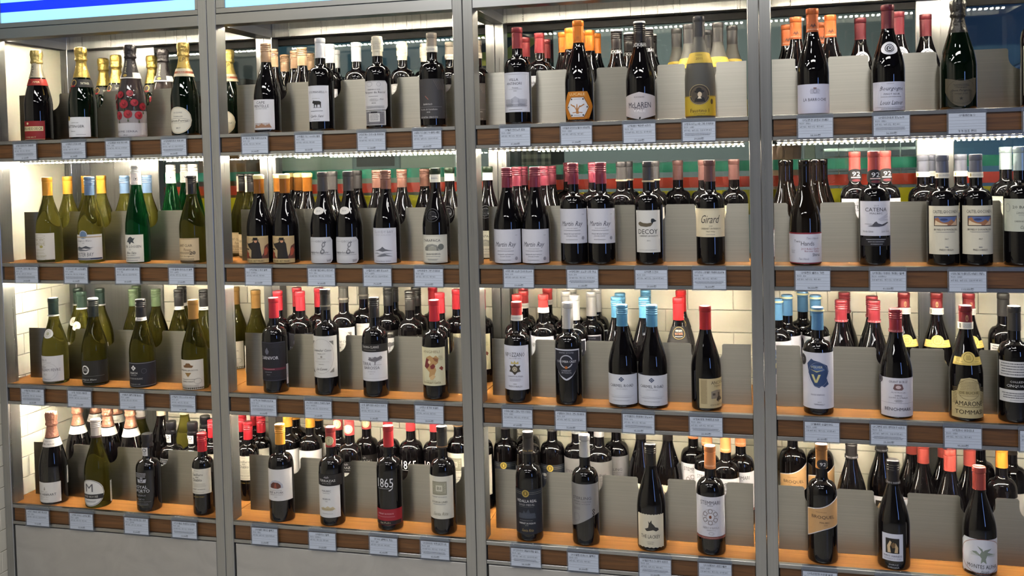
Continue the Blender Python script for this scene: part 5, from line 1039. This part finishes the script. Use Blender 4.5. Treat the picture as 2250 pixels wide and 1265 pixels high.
# and in the rows behind the divider plates: (kind, shelf, x, depth)
BACK = """taitt,0,0.179,0.354 taitt,0,0.284,0.284 taitt,0,0.378,0.354 jaume,0,0.526,0.203 laurent,0,0.723,0.284 cape,0,0.934,0.201 cape,0,0.894,0.357 cape,0,0.974,0.275 cape,0,1.036,0.202 cape,0,0.987,0.357 susu,0,1.134,0.202 susu,0,1.081,0.359 susu,0,1.224,0.202 riscal,0,1.379,0.202 riscal,0,1.427,0.284 barolo,0,1.510,0.284 barolo,0,1.599,0.284 villa,0,1.756,0.284 villa,0,1.820,0.202 villa,0,1.806,0.359 lucale,0,1.878,0.284 lucale,0,1.915,0.202 lucale,0,1.961,0.274 lucale,0,1.968,0.357 mclaren,0,2.054,0.202 mclaren,0,2.081,0.284 mclaren,0,2.146,0.202 mclaren,0,2.142,0.357 faustino,0,2.224,0.284 faustino,0,2.264,0.202 faustino,0,2.311,0.357 faustino,0,2.347,0.202 faustino,0,2.386,0.284 barroche,0,2.544,0.357 barroche,0,2.563,0.202 barroche,0,2.642,0.357 barroche,0,2.656,0.202 bourgogne,0,2.744,0.284 bourgogne,0,2.834,0.202 bourgogne,0,2.918,0.284 pacific,1,0.132,0.202 pacific,1,0.143,0.284 pacific,1,0.268,0.202 oyster,1,0.359,0.202 oyster,1,0.447,0.202 loosen,1,0.541,0.201 loosen,1,0.541,0.285 loosen,1,0.624,0.202 clair,1,0.756,0.284 clair,1,0.834,0.202 puppet,1,0.937,0.202 puppet,1,0.897,0.357 puppet,1,0.969,0.284 puppet,1,1.040,0.202 girou,1,1.129,0.202 girou,1,1.179,0.284 cloudy,1,1.282,0.202 cloudy,1,1.366,0.202 cloudy,1,1.413,0.284 tarapaca,1,1.524,0.202 tarapaca,1,1.647,0.202 mrpinot,1,1.739,0.201 mrpinot,1,1.739,0.285 mrpinot,1,1.824,0.201 mrpinot,1,1.829,0.285 mrcab,1,1.870,0.359 mrcab,1,1.976,0.202 decoy,1,2.060,0.202 decoy,1,2.069,0.284 decoy,1,2.157,0.202 girard,1,2.220,0.284 girard,1,2.300,0.202 girard,1,2.386,0.202 twohands,1,2.525,0.202 twohands,1,2.539,0.284 twohands,1,2.635,0.284 twohands,1,2.609,0.202 catena,1,2.716,0.202 catena,1,2.796,0.202 castel,1,2.894,0.202 castel,1,2.927,0.284 castel,1,2.990,0.202 barrels,1,3.102,0.202 chablis,2,0.090,0.284 chablis,2,0.170,0.202 chablis,2,0.181,0.284 kim2,2,0.317,0.284 kim2,2,0.277,0.359 kim2,2,0.408,0.284 babich,2,0.500,0.282 babich,2,0.463,0.357 babich,2,0.597,0.284 kj,2,0.674,0.357 kj,2,0.795,0.284 carnivor,2,0.922,0.202 carnivor,2,0.949,0.284 carnivor,2,1.002,0.202 carnivor,2,1.029,0.284 somm,2,1.155,0.202 somm,2,1.189,0.284 terra,2,1.277,0.280 terra,2,1.266,0.359 terra,2,1.381,0.202 terra,2,1.373,0.284 angheli,2,1.404,0.359 angheli,2,1.481,0.202 angheli,2,1.511,0.284 angheli,2,1.591,0.284 ripoz,2,1.730,0.202 ripoz,2,1.713,0.359 ripoz,2,1.732,0.282 ripoz,2,1.813,0.202 ripoz,2,1.793,0.359 columbia,2,1.868,0.280 columbia,2,1.910,0.202 columbia,2,1.872,0.359 columbia,2,1.948,0.280 columbia,2,1.952,0.359 carmel,2,2.037,0.201 carmel,2,2.037,0.285 carmel,2,2.120,0.202 carmel,2,2.108,0.357 ancien2,2,2.220,0.202 ancien2,2,2.217,0.357 volver,2,2.500,0.202 volver,2,2.531,0.284 volver,2,2.579,0.359 volver,2,2.611,0.284 bench,2,2.675,0.202 bench,2,2.698,0.357 bench,2,2.767,0.285 bench,2,2.763,0.201 amarone,2,2.853,0.284 amarone,2,2.940,0.284 amarone,2,3.024,0.284 cinq,2,3.113,0.284 hebrart,3,0.134,0.203 hebrart,3,0.090,0.354 hebrart,3,0.256,0.203 hebrart,3,0.179,0.354 hebrart,3,0.347,0.203 mud,3,0.327,0.287 darkcream,3,0.410,0.287 yellow,3,0.494,0.300 royal,3,0.505,0.203 royal,3,0.587,0.203 royal,3,0.584,0.285 castillo,3,0.727,0.284 castillo,3,0.796,0.202 castillo,3,0.732,0.360 castillo,3,0.799,0.284 castillo,3,0.663,0.202 beef,3,0.920,0.245 beef,3,1.000,0.249 beef,3,0.905,0.331 beef,3,0.991,0.331 terrazas,3,1.108,0.233 terrazas,3,1.170,0.184 terrazas,3,1.197,0.258 c1865,3,1.283,0.230 c1865,3,1.362,0.228 c1865,3,1.441,0.233 bi,3,1.507,0.276 bi,3,1.585,0.265 medalla,3,1.660,0.290 medalla,3,1.742,0.252 medalla,3,1.813,0.288 medalla,3,1.722,0.338 sterling,3,1.967,0.258 sterling,3,1.892,0.281 sterling,3,2.011,0.323 sterling,3,1.930,0.355 lackey,3,2.173,0.304 lackey,3,2.090,0.305 stemmari,3,2.248,0.334 stemmari,3,2.293,0.269 stemmari,3,2.349,0.213 stemmari,3,2.391,0.280 broquel,3,2.543,0.330 broquel,3,2.622,0.330 hands2,3,2.703,0.259 hands2,3,2.795,0.340 montes,3,2.878,0.337 montes,3,2.896,0.256 montes,3,2.961,0.319 montes,3,2.955,0.198 montes,3,3.017,0.254 mblack,3,3.060,0.330 morange,3,3.092,0.224 mblack,3,3.135,0.300"""

fr = [(a[0], int(a[1]), float(a[2])) for a in (q.split(',') for q in FRONT.split())]
bk = [(a[0], int(a[1]), float(a[2]), float(a[3])) for a in (q.split(',') for q in BACK.split())]
cnt = {}
for k, r, x in fr: cnt.setdefault((k, r), []).append(x)
for k, r, x in fr:
    xs = cnt[(k, r)]
    pos = ('left of pair, ' if x == min(xs) else 'right of pair, ') if len(xs) > 1 else ''
    b = min(3, int(x / BW))
    place(k, x, 0.0575, r, '%s, %s%s shelf' % (KIN[k]['desc'], pos, SHELF[r]), 'bottles in the front row of the %s shelf' % SHELF[r])
seen = {}
order = sorted(bk, key=lambda q: (q[2] - CAM.x) / (q[3] - CAM.y))
tot = {}
for k, r, x, y in bk: tot[(KIN[k]['back'], r, min(3, int(x / BW)))] = tot.get((KIN[k]['back'], r, min(3, int(x / BW))), 0) + 1
for k, r, x, y in order:
    b = min(3, int(x / BW)); kk = (KIN[k]['back'], r, b); n = seen.get(kk, 0); seen[kk] = n + 1
    pos = '' if tot[kk] == 1 else '%s from left ' % ORD[n]
    place(k, x, y, r, '%s, %sbehind divider, %s shelf, %s bay' % (KIN[k]['back'], pos, SHELF[r], BAY[b]), 'bottles behind the dividers of the %s shelf' % SHELF[r], random.uniform(-.12, .12))

# ------------------------------------------------------------------ price tags clipped to the shelf rails
FR, IT, US, AU, CL, SP, NZ, AR, DE, PT = '프랑스', '이태리', '미국', '호주', '칠레', '스페인', '뉴질랜드', '아르헨티나', '독일', '포르투갈'
TAGS = [
    [(.1438, 'GP파이퍼하이직 뀌베브뤼', FR, '61,000원', 1), (.3290, 'GP떼땅져 리저브 브뤼', FR, '85,000원', 1), (.4922, 'GP모레떼라 뷔에 까바 브뤼', SP, '19,000원', 0), (.6931, 'GP로랑페리에 라 뀌베 브뤼', FR, '84,000원', 1),
     (.9724, 'GP케이프 멘텔 까베르네쇼비뇽', AU, '30,000원', 0), (1.1505, 'GP까를로 자니 수수마니엘로', IT, '38,000원', 0), (1.3521, 'GP마르께스 데 리스칼 레제르바', SP, '51,000원', 0), (1.5246, 'GP베체시 끼코 로쎄 디 까스텔레또 바롤로', IT, '68,000원', 0),
     (1.7877, 'GP빌라 안티노리 로쏘', IT, '41,000원', 0), (1.9634, 'GP루깔레 프리미티보 풀리아 아파씨멘토', IT, '31,000원', 0), (2.1380, 'GP락베어 맥라렌 쉬라즈', AU, '51,000원', 0), (2.2985, 'GP파우스티노(1세) 그랑 리제르바', SP, '39,000원', 1),
     (2.5986, 'GP도멘 라 바로쉬 리베티', FR, '58,000원', 0), (2.7852, 'GP루이라뚜르 피노누아', FR, '56,000원', 1), (2.9640, 'GP돔페리뇽 12', '', '가격 점포 문의', 0), (3.1365, 'GP까스텔지오콘도', IT, '', 0)],
    [(.1300, 'GP퍼시픽 그로브 샤블 샤르도네', US, '29,000원', 1), (.3187, 'GP오이스터 베이 쇼비뇽블랑', NZ, '43,000원', 1), (.5103, 'GP닥터루젠 블루 슬레이트 리슬링 카비넷', DE, '39,000원', 0), (.7030, 'GP생 클레어 파이오니어 블록', NZ, '37,000원', 0),
     (.9697, 'GP미라빌 더 파리 말벡', AR, '44,000원', 0), (1.1784, 'GP쟝 미쉘 지블로 싸비니 레 본 루즈', FR, '97,000원', 0), (1.3582, 'GP클라우디 베이 피노누아', NZ, '79,000원', 0), (1.5186, 'GP타라파카 그란 리제르바', CL, '35,000원', 0),
     (1.7883, 'GP마틴 레이 소노마 코스트 피노누아', US, '53,000원', 0), (1.9719, 'GP마틴레이 소노마 나파 까쇼', US, '61,000원', 1), (2.1631, 'GP덕혼 디코이', US, '59,000원', 0), (2.3193, 'GP지라드 나파밸리 까베르네쇼비뇽', US, '78,000원', 1),
     (2.5865, 'GP투핸즈 벨라스 가든', AU, '94,000원', 0), (2.7729, 'GP까테나 자파타 까테나 말벡', AR, '41,000원', 0), (2.9621, 'GP프레스코발디 까스텔지오콘도 브루넬로 디 몬탈치노', IT, '110,000원', 0)],
    [(.1339, 'GP윌리암 페브르 샤블리', FR, '68,000원', 1), (.3136, 'GP킴 크로포드 말보로', NZ, '37,000원', 0), (.5082, 'GP배비치 블랙 라벨 말보로', NZ, '39,000원', 0), (.6921, 'GP켄달잭슨 빈트너스 리저브 샤르도네', US, '41,000원', 1),
     (.9713, 'GP카니버 까베르네쇼비뇽', US, '30,000원', 1), (1.1542, 'GP니까르 오메이스 까베르네 말벡', AR, '29,000원', 0), (1.3340, 'GP쏜 클락 떼라 바로사 쉬라즈', AU, '31,000원', 0), (1.5083, 'GP돈나 푸가타 앙겔리', IT, '58,000원', 0),
     (1.7744, 'GP프레스코발디 니포짜노 키안티 리제르바', IT, '47,000원', 0), (1.9291, 'GP컬럼비아 크레스트 그랜드 에스테이트', US, '35,000원', 0), (2.1202, 'GP까멜로드 몬테레이 피노누아', US, '45,000원', 1), (2.3036, 'GP앙씨앙땅 까베르네 쉬라', FR, '22,000원', 1),
     (2.6047, 'GP볼베르 싱글빈야드', SP, '40,000원', 0), (2.7703, 'GP그랜트 버지 벤치마크 쉬라즈', AU, '25,000원', 1), (2.9481, 'GP토마시 아마로네', IT, '95,000원', 0), (3.1243, 'GP판티니 친퀀타', IT, '', 0)],
    [(.1332, 'GP마크 에브라 브뤼 엑스트라', FR, '77,000원', 0), (.3013, 'GP머드 하우스 소비뇽 블랑', NZ, '32,000원', 0), (.5070, 'GP로얄 오포르토 토니 포트', PT, '35,000원', 0), (.6804, 'GP디아블로 까베르네 소비뇽', CL, '14,000원', 1),
     (.9606, 'GP비엘라 메이슨 블랙크', FR, '22,000원', 0), (1.1539, 'GP테라자스 말벡', AR, '29,000원', 0), (1.3524, 'GP1865 셀렉티드 까쇼', CL, '42,000원', 0), (1.5140, 'GP산타리타 카멘(보데가 루)', CL, '43,000원', 1),
     (1.7891, 'GP산타리타 메달야레알 골드', CL, '38,000원', 1), (1.9559, 'GP스털링 빈트너스 콜렉션', US, '40,000원', 0), (2.1581, 'GP릴리카스 더 래키 쉬라즈', AU, '32,000원', 1), (2.3212, 'GP스테마리 네로다볼라', IT, '', 0),
     (2.5945, 'GP트리피체 브로켈 말벡', AR, '', 0), (2.7785, 'GP투핸즈', AU, '', 0)]]
TASTE = ['낮은 당도 / 중간 산도 / 중간 바디', '낮은 당도 / 높은 산도 / 조금 무거운 바디', '조금 높은 당도 / 중간 산도 / 무거운 바디', '낮은 당도 / 낮은 산도 / 중간 바디']
holder_mesh = MB().box(-.0462, .0462, -.0072, -.0062, -.0655, -.0035).box(-.0462, .0462, -.0024, -.0014, -.0655, -.0035).box(-.0462, -.0452, -.0061, -.0025, -.0655, -.0035).box(-.0462, .0440, -.0061, -.0025, -.0668, -.0656).mesh('holder', M_ACR)
hook_mesh = MB().box(-.0440, .0440, -.0072, .0100, .0009, .0017).box(-.0440, .0440, -.0072, -.0064, -.0034, .0008).mesh('hook', M_ACR)
paper_mesh = MB().box(-.0425, .0440, -.0056, -.0052, -.0618, -.0108).mesh('paper', M_PAPER)
def flat_text(mb, body, cx, cz, h, wmax, left=False):
    V, F, wd = run_mesh(body)
    sx = min(h, wmax / wd); i = len(mb.v)
    ox = cx - (0 if left else wd * sx / 2)
    mb.v += [(ox + x * sx, -.00575, cz + (y - .45) * h) for x, y in V]; mb.f += [tuple(i + a for a in f) for f in F]
rules = MB()
for z in (-.0205, -.0290, -.0375, -.0440, -.0510): rules.quad((-.0415, -.0057, z - .00018), (.0430, -.0057, z - .00018), (.0430, -.0057, z + .00018), (-.0415, -.0057, z + .00018))
rules.v += []
rule_mesh = rules.mesh('ruled_lines', M_INKG)
for r in range(4):
    for q, (x, title, origin, price, micro) in enumerate(TAGS[r]):
        b = min(3, int(x / BW)); n = sum(1 for t in TAGS[r][:q] if min(3, int(t[0] / BW)) == b)
        t = thing('price_tag', 'price card %sin clear holder, %s from left, %s rail, %s bay' % (('marked %s ' % price) if '0' in price else '', ORD[n], SHELF[r], BAY[b]), 'price tag', (x, 0, ZT[r]), 'price tags on the %s rail' % SHELF[r])
        t.rotation_euler.y = random.uniform(-.006, .006)
        link('holder', holder_mesh, t); link('hook', hook_mesh, t)
        pp = link('paper', paper_mesh, t); link('ruled_lines', rule_mesh, pp)
        mb = MB()
        flat_text(mb, title, 0.001, -.0160, .0060, .079)
        if price: flat_text(mb, price, 0.001, -.0560, .0068, .060)
        obj('print', mb, M_INK, pp)
        mb = MB()
        if origin:
            flat_text(mb, '원산지 : ' + origin, -.039, -.0248, .0042, .05, True)
            flat_text(mb, TASTE[(q * 7 + r * 3) % 4], -.039, -.0333, .0042, .078, True)
        if micro:
            v, f = flat_shape(('m', 0, -44.2, 78, 8, 3, q + r * 20)); i = len(mb.v)
            mb.v += [(x_ / 1000, -.00575, y_ / 1000 + .0) for x_, y_ in v]; mb.f += [tuple(i + a for a in g) for g in f]
        if mb.v: obj('small_print', mb, M_INKG, pp)


# ------------------------------------------------------------------ what shows through the glass: the room behind
tag(obj('partition_panel', MB().bbox(0.52, 1.32, 0.90, 0.93, 0.0, 2.6, 0.003), mat('partition_paint', '#b9bdb2', 0.7)), 'pale grey-green partition seen through the glass of second bay', 'partition')
pic = thing('framed_picture', 'dark framed picture hanging on the pale partition', 'picture', (1.0, 0.898, ZO + 0.02))
obj('frame', MB().bbox(-.10, .10, -.014, 0.0, -.075, .06, .003), cmat('#7c8c90', 0, .5), pic)
obj('print_sheet', MB().box(-.08, .08, -.0155, -.0141, -.035, .05), cmat('#23282a', 0, .5), pic)
cabw = thing('wooden_cabinet', 'brown wooden cabinet standing behind glass of the second bay', 'cabinet', (0.45, 0.70, 0))
obj('carcass', MB().bbox(-.12, .09, 0.0, .18, 0.0, ZO + .28, .002), noise_col(mat('cabinet_wood', '#7a4a24', .5), '#6a3f1f', '#94602f', (8, 8, 1), 3, 5), cabw)
obj('top_board', MB().bbox(-.14, .105, -.01, .19, ZO + .2803, ZO + .335, .002), cmat('#3c2c26', 0, .5), cabw)
# yellow and black arrow board
ys = thing('arrow_board', 'yellow arrow board with black bars behind the third bay', 'sign', (1.58, 0.80, ZO + .33))
obj('board', MB().bbox(-.15, .16, 0.0, .012, -.13, .19, .002), cmat('#17181a', 0, .6), ys)
for i, (z0, z1, xa, xb) in enumerate(((.12, .17, -.145, .02), (.02, .07, -.145, -.02), (-.06, -.02, -.145, .0), (-.125, -.095, -.145, .05))):
    obj('yellow_bar', MB().box(xa, xb, -.0022, -.0002, z0, z1), cmat('#d8bb3a', 0, .5), ys)
ar = MB(); ar.quad((-.01, -.003, .02), (.15, -.003, .13), (.02, -.003, .10), (-.01, -.003, .08)); ar.quad((.0, -.003, -.12), (.07, -.003, .0), (.10, -.003, .0), (.10, -.003, -.12))
obj('yellow_bar', ar, cmat('#d8bb3a', 0, .5), ys)
obj('stand', MB().box(-.02, .02, .0122, .03, .02 - ZO - .33 - .015, -.05), cmat('#2a2c2e', 0, .5), ys)
# wire rack
wr = thing('wire_rack', 'tall chrome wire rack standing behind glass of the rightmost bay', 'rack', (2.83, 0.85, 0))
M_WIRE = cmat('#b9bdc2', .8, .3)
for i in range(7): obj('upright_wire', MB().tube((-.15 + .05 * i, 0, 0.02), (-.15 + .05 * i, 0, ZO + .12), .0022, 6), M_WIRE, wr)
for i in range(12): obj('cross_wire', MB().tube((-.15, .004, ZO - .42 + .05 * i), (.15, .004, ZO - .42 + .05 * i), .0018, 6), M_WIRE, wr)
for i in range(3): obj('shelf_tray', MB().box(-.15, .15, .006, .22, ZO - .40 + .2 * i, ZO - .39 + .2 * i), M_WIRE, wr)
# pale door frame post and a screen with its blue backlight put into the colour
tag(obj('door_post', MB().bbox(2.62, 2.66, 0.95, 0.99, 0.0, 2.9, .003), cmat('#9aa09f', 0, .5)), 'slim pale grey post beside the chrome wire rack', 'post')
bc = thing('blue_glass_screen', 'tall screen with blue backlight painted in behind the right end of the glass', 'screen', (3.28, 0.95, 0))
obj('sheet', MB().bbox(-.22, .40, 0, .02, 0.02, 2.7, .002), cmat('#6f97bd', 0, .25), bc)
obj('handrail', MB().tube((-.20, -.012, ZO + .16), (.38, -.012, ZO + .44), .006, 10), cmat('#9fc0ea', .2, .3), bc)
obj('seam', MB().box(.12, .124, -.003, 0.0, 0.02, 2.7), cmat('#2c405c', 0, .4), bc)
# tartan cloth hung over a dark rail
def plaid():
    m = mat('plaid_cloth', '#6a6258', 0.9); nt = m.node_tree; b = nt.nodes['Principled BSDF']
    tc = nt.nodes.new('ShaderNodeTexCoord'); prev = None
    for ax in ('X', 'Z'):
        wv = nt.nodes.new('ShaderNodeTexWave'); wv.bands_direction = ax; wv.inputs['Scale'].default_value = 11.0
        nt.links.new(tc.outputs['Object'], wv.inputs[0])
        rp = nt.nodes.new('ShaderNodeValToRGB'); rp.color_ramp.interpolation = 'CONSTANT'
        rp.color_ramp.elements[0].color = (.32, .29, .25, 1); rp.color_ramp.elements[1].position = .62; rp.color_ramp.elements[1].color = (.05, .05, .045, 1)
        nt.links.new(wv.outputs[0], rp.inputs[0])
        if prev is None: prev = rp
        else:
            mx = nt.nodes.new('ShaderNodeMix'); mx.data_type = 'RGBA'; mx.inputs[0].default_value = .5
            nt.links.new(prev.outputs[0], mx.inputs[6]); nt.links.new(rp.outputs[0], mx.inputs[7]); nt.links.new(mx.outputs[2], b.inputs['Base Color'])
    return m
cl = MB(); N = 16
for i in range(N + 1):
    x = -.055 + .11 * i / N; d = .008 * math.sin(i * 1.3)
    for (yy, zz) in ((-.010 + d, -.16), (-.012 + d, -.05), (-.010 + d * .5, .05), (0.0, .062), (.012, .05), (.014 - d, -.12)): cl.v.append((x, yy, zz))
for i in range(N):
    for k in range(5): a = i * 6 + k; cl.f.append((a, a + 6, a + 7, a + 1))
po = tag(obj('plaid_cloth', cl, plaid(), None, (1.635, 0.95, ZO - .02), True), 'grey tartan cloth hanging behind glass of the third bay', 'cloth')
md = po.modifiers.new('thickness', 'SOLIDIFY'); md.thickness = .002
dr = thing('coat_stand', 'dark coat stand behind the tartan cloth in third bay', 'stand', (1.635, 0.97, 0))
obj('rail', MB().tube((-.11, -.02, ZO + .038), (.10, -.02, ZO + .038), .006, 10), cmat('#1a1b1e', 0, .5), dr)
obj('panel', MB().bbox(-.11, .10, .012, .03, 0.02, ZO + .06, .002), cmat('#15171a', 0, .6), dr)

# ------------------------------------------------------------------ the shopper behind the glass: dark hair, dark jacket, facing left
def person(loc, rz, label):
    J = {'pel': (0, 0, .95), 'wa': (0, .0, 1.10), 'ch': (0, .01, 1.32), 'nk': (0, .01, 1.49), 'hd0': (0, -.015, 1.56), 'hd1': (0, -.01, 1.68), 'hd2': (0, .0, 1.755)}
    names = list(J); V = [J[k] for k in names]; E = [(i, i + 1) for i in range(len(V) - 1)]
    Rr = [(.16, .115), (.15, .105), (.175, .115), (.055, .055), (.066, .075), (.078, .092), (.05, .055)]
    def chain(root, pts, rad):
        i0 = root
        for p_, r_ in zip(pts, rad):
            V.append(p_); Rr.append((r_, r_)); E.append((i0, len(V) - 1)); i0 = len(V) - 1
    for s in (-1, 1):
        chain(2, [(s * .19, .01, 1.42), (s * .24, .03, 1.16), (s * .22, -.10, .98), (s * .21, -.16, .93)], (.065, .052, .042, .034))
        chain(0, [(s * .095, 0, .88), (s * .10, -.01, .50), (s * .10, .02, .10), (s * .105, -.06, .045), (s * .11, -.15, .035)], (.095, .065, .045, .042, .03))
    me = bpy.data.meshes.new('person'); me.from_pydata(V, E, []); me.update()
    t = thing('person', label, 'person', loc); t.rotation_euler.z = rz
    o = link('body', me, t)
    sk = o.modifiers.new('skin', 'SKIN'); o.modifiers.new('sub', 'SUBSURF').levels = 2; o.modifiers['sub'].render_levels = 2
    for i, v in enumerate(me.skin_vertices[0].data): v.radius = Rr[i]; v.use_root = (i == 0)
    m1 = cmat('#20262b', 0, .8); m2 = cmat('#b88a72', 0, .6)
    nt = m1.node_tree
    mm = bpy.data.materials.new('clothes_and_skin'); mm.use_nodes = True; nt = mm.node_tree; b = nt.nodes['Principled BSDF']; b.inputs['Roughness'].default_value = .75
    tc = nt.nodes.new('ShaderNodeTexCoord'); sp = nt.nodes.new('ShaderNodeSeparateXYZ'); nt.links.new(tc.outputs['Object'], sp.inputs[0])
    g = nt.nodes.new('ShaderNodeMath'); g.operation = 'GREATER_THAN'; g.inputs[1].default_value = 1.50; nt.links.new(sp.outputs[2], g.inputs[0])
    mx = nt.nodes.new('ShaderNodeMix'); mx.data_type = 'RGBA'; mx.inputs[6].default_value = hexc('#20262b'); mx.inputs[7].default_value = hexc('#b88a72')
    nt.links.new(g.outputs[0], mx.inputs[0]); nt.links.new(mx.outputs[2], b.inputs['Base Color'])
    me.materials.append(mm)
    h = MB(); P = [(.0, 1.80)] + [(.092 * math.sin(a), 1.70 + .10 * math.cos(a)) for a in (.3, .6, .9, 1.2, 1.5, 1.75)]
    h.lathe(list(reversed([(max(r, .0001), z) for r, z in P])), 20)
    h.v = [(x, y * 1.12 + .022, z) for x, y, z in h.v]
    obj('hair', h, cmat('#15110f', 0, .6), t, smooth=True)
    for s in (-1, 1):
        obj('ear', MB().lathe([(.001, -.03), (.012, -.02), (.014, 0), (.01, .02), (.001, .028)], 8), m2, t, (s * .082, .005, 1.655), True)
        obj('eye', MB().lathe([(.0005, -.007), (.006, -.004), (.007, 0), (.006, .004), (.0005, .007)], 8), cmat('#191412', 0, .3), t, (s * .030, -.098, 1.665), True)
    obj('nose', MB().lathe([(.002, .03), (.007, .01), (.012, -.012), (.004, -.018)], 8), m2, t, (0, -.104, 1.645), True)
    obj('mouth', MB().box(-.020, .020, -.004, .004, -.003, .003), cmat('#8a4a40', 0, .5), t, (0, -.096, 1.607))
    return t
person((2.56, 1.22, 0), math.radians(-105), 'person with dark hair in dark jacket behind glass of rightmost bay')

bpy.data.objects.remove(FOBJ); bpy.data.curves.remove(FCURVE)
bpy.data.batch_remove(TMP)
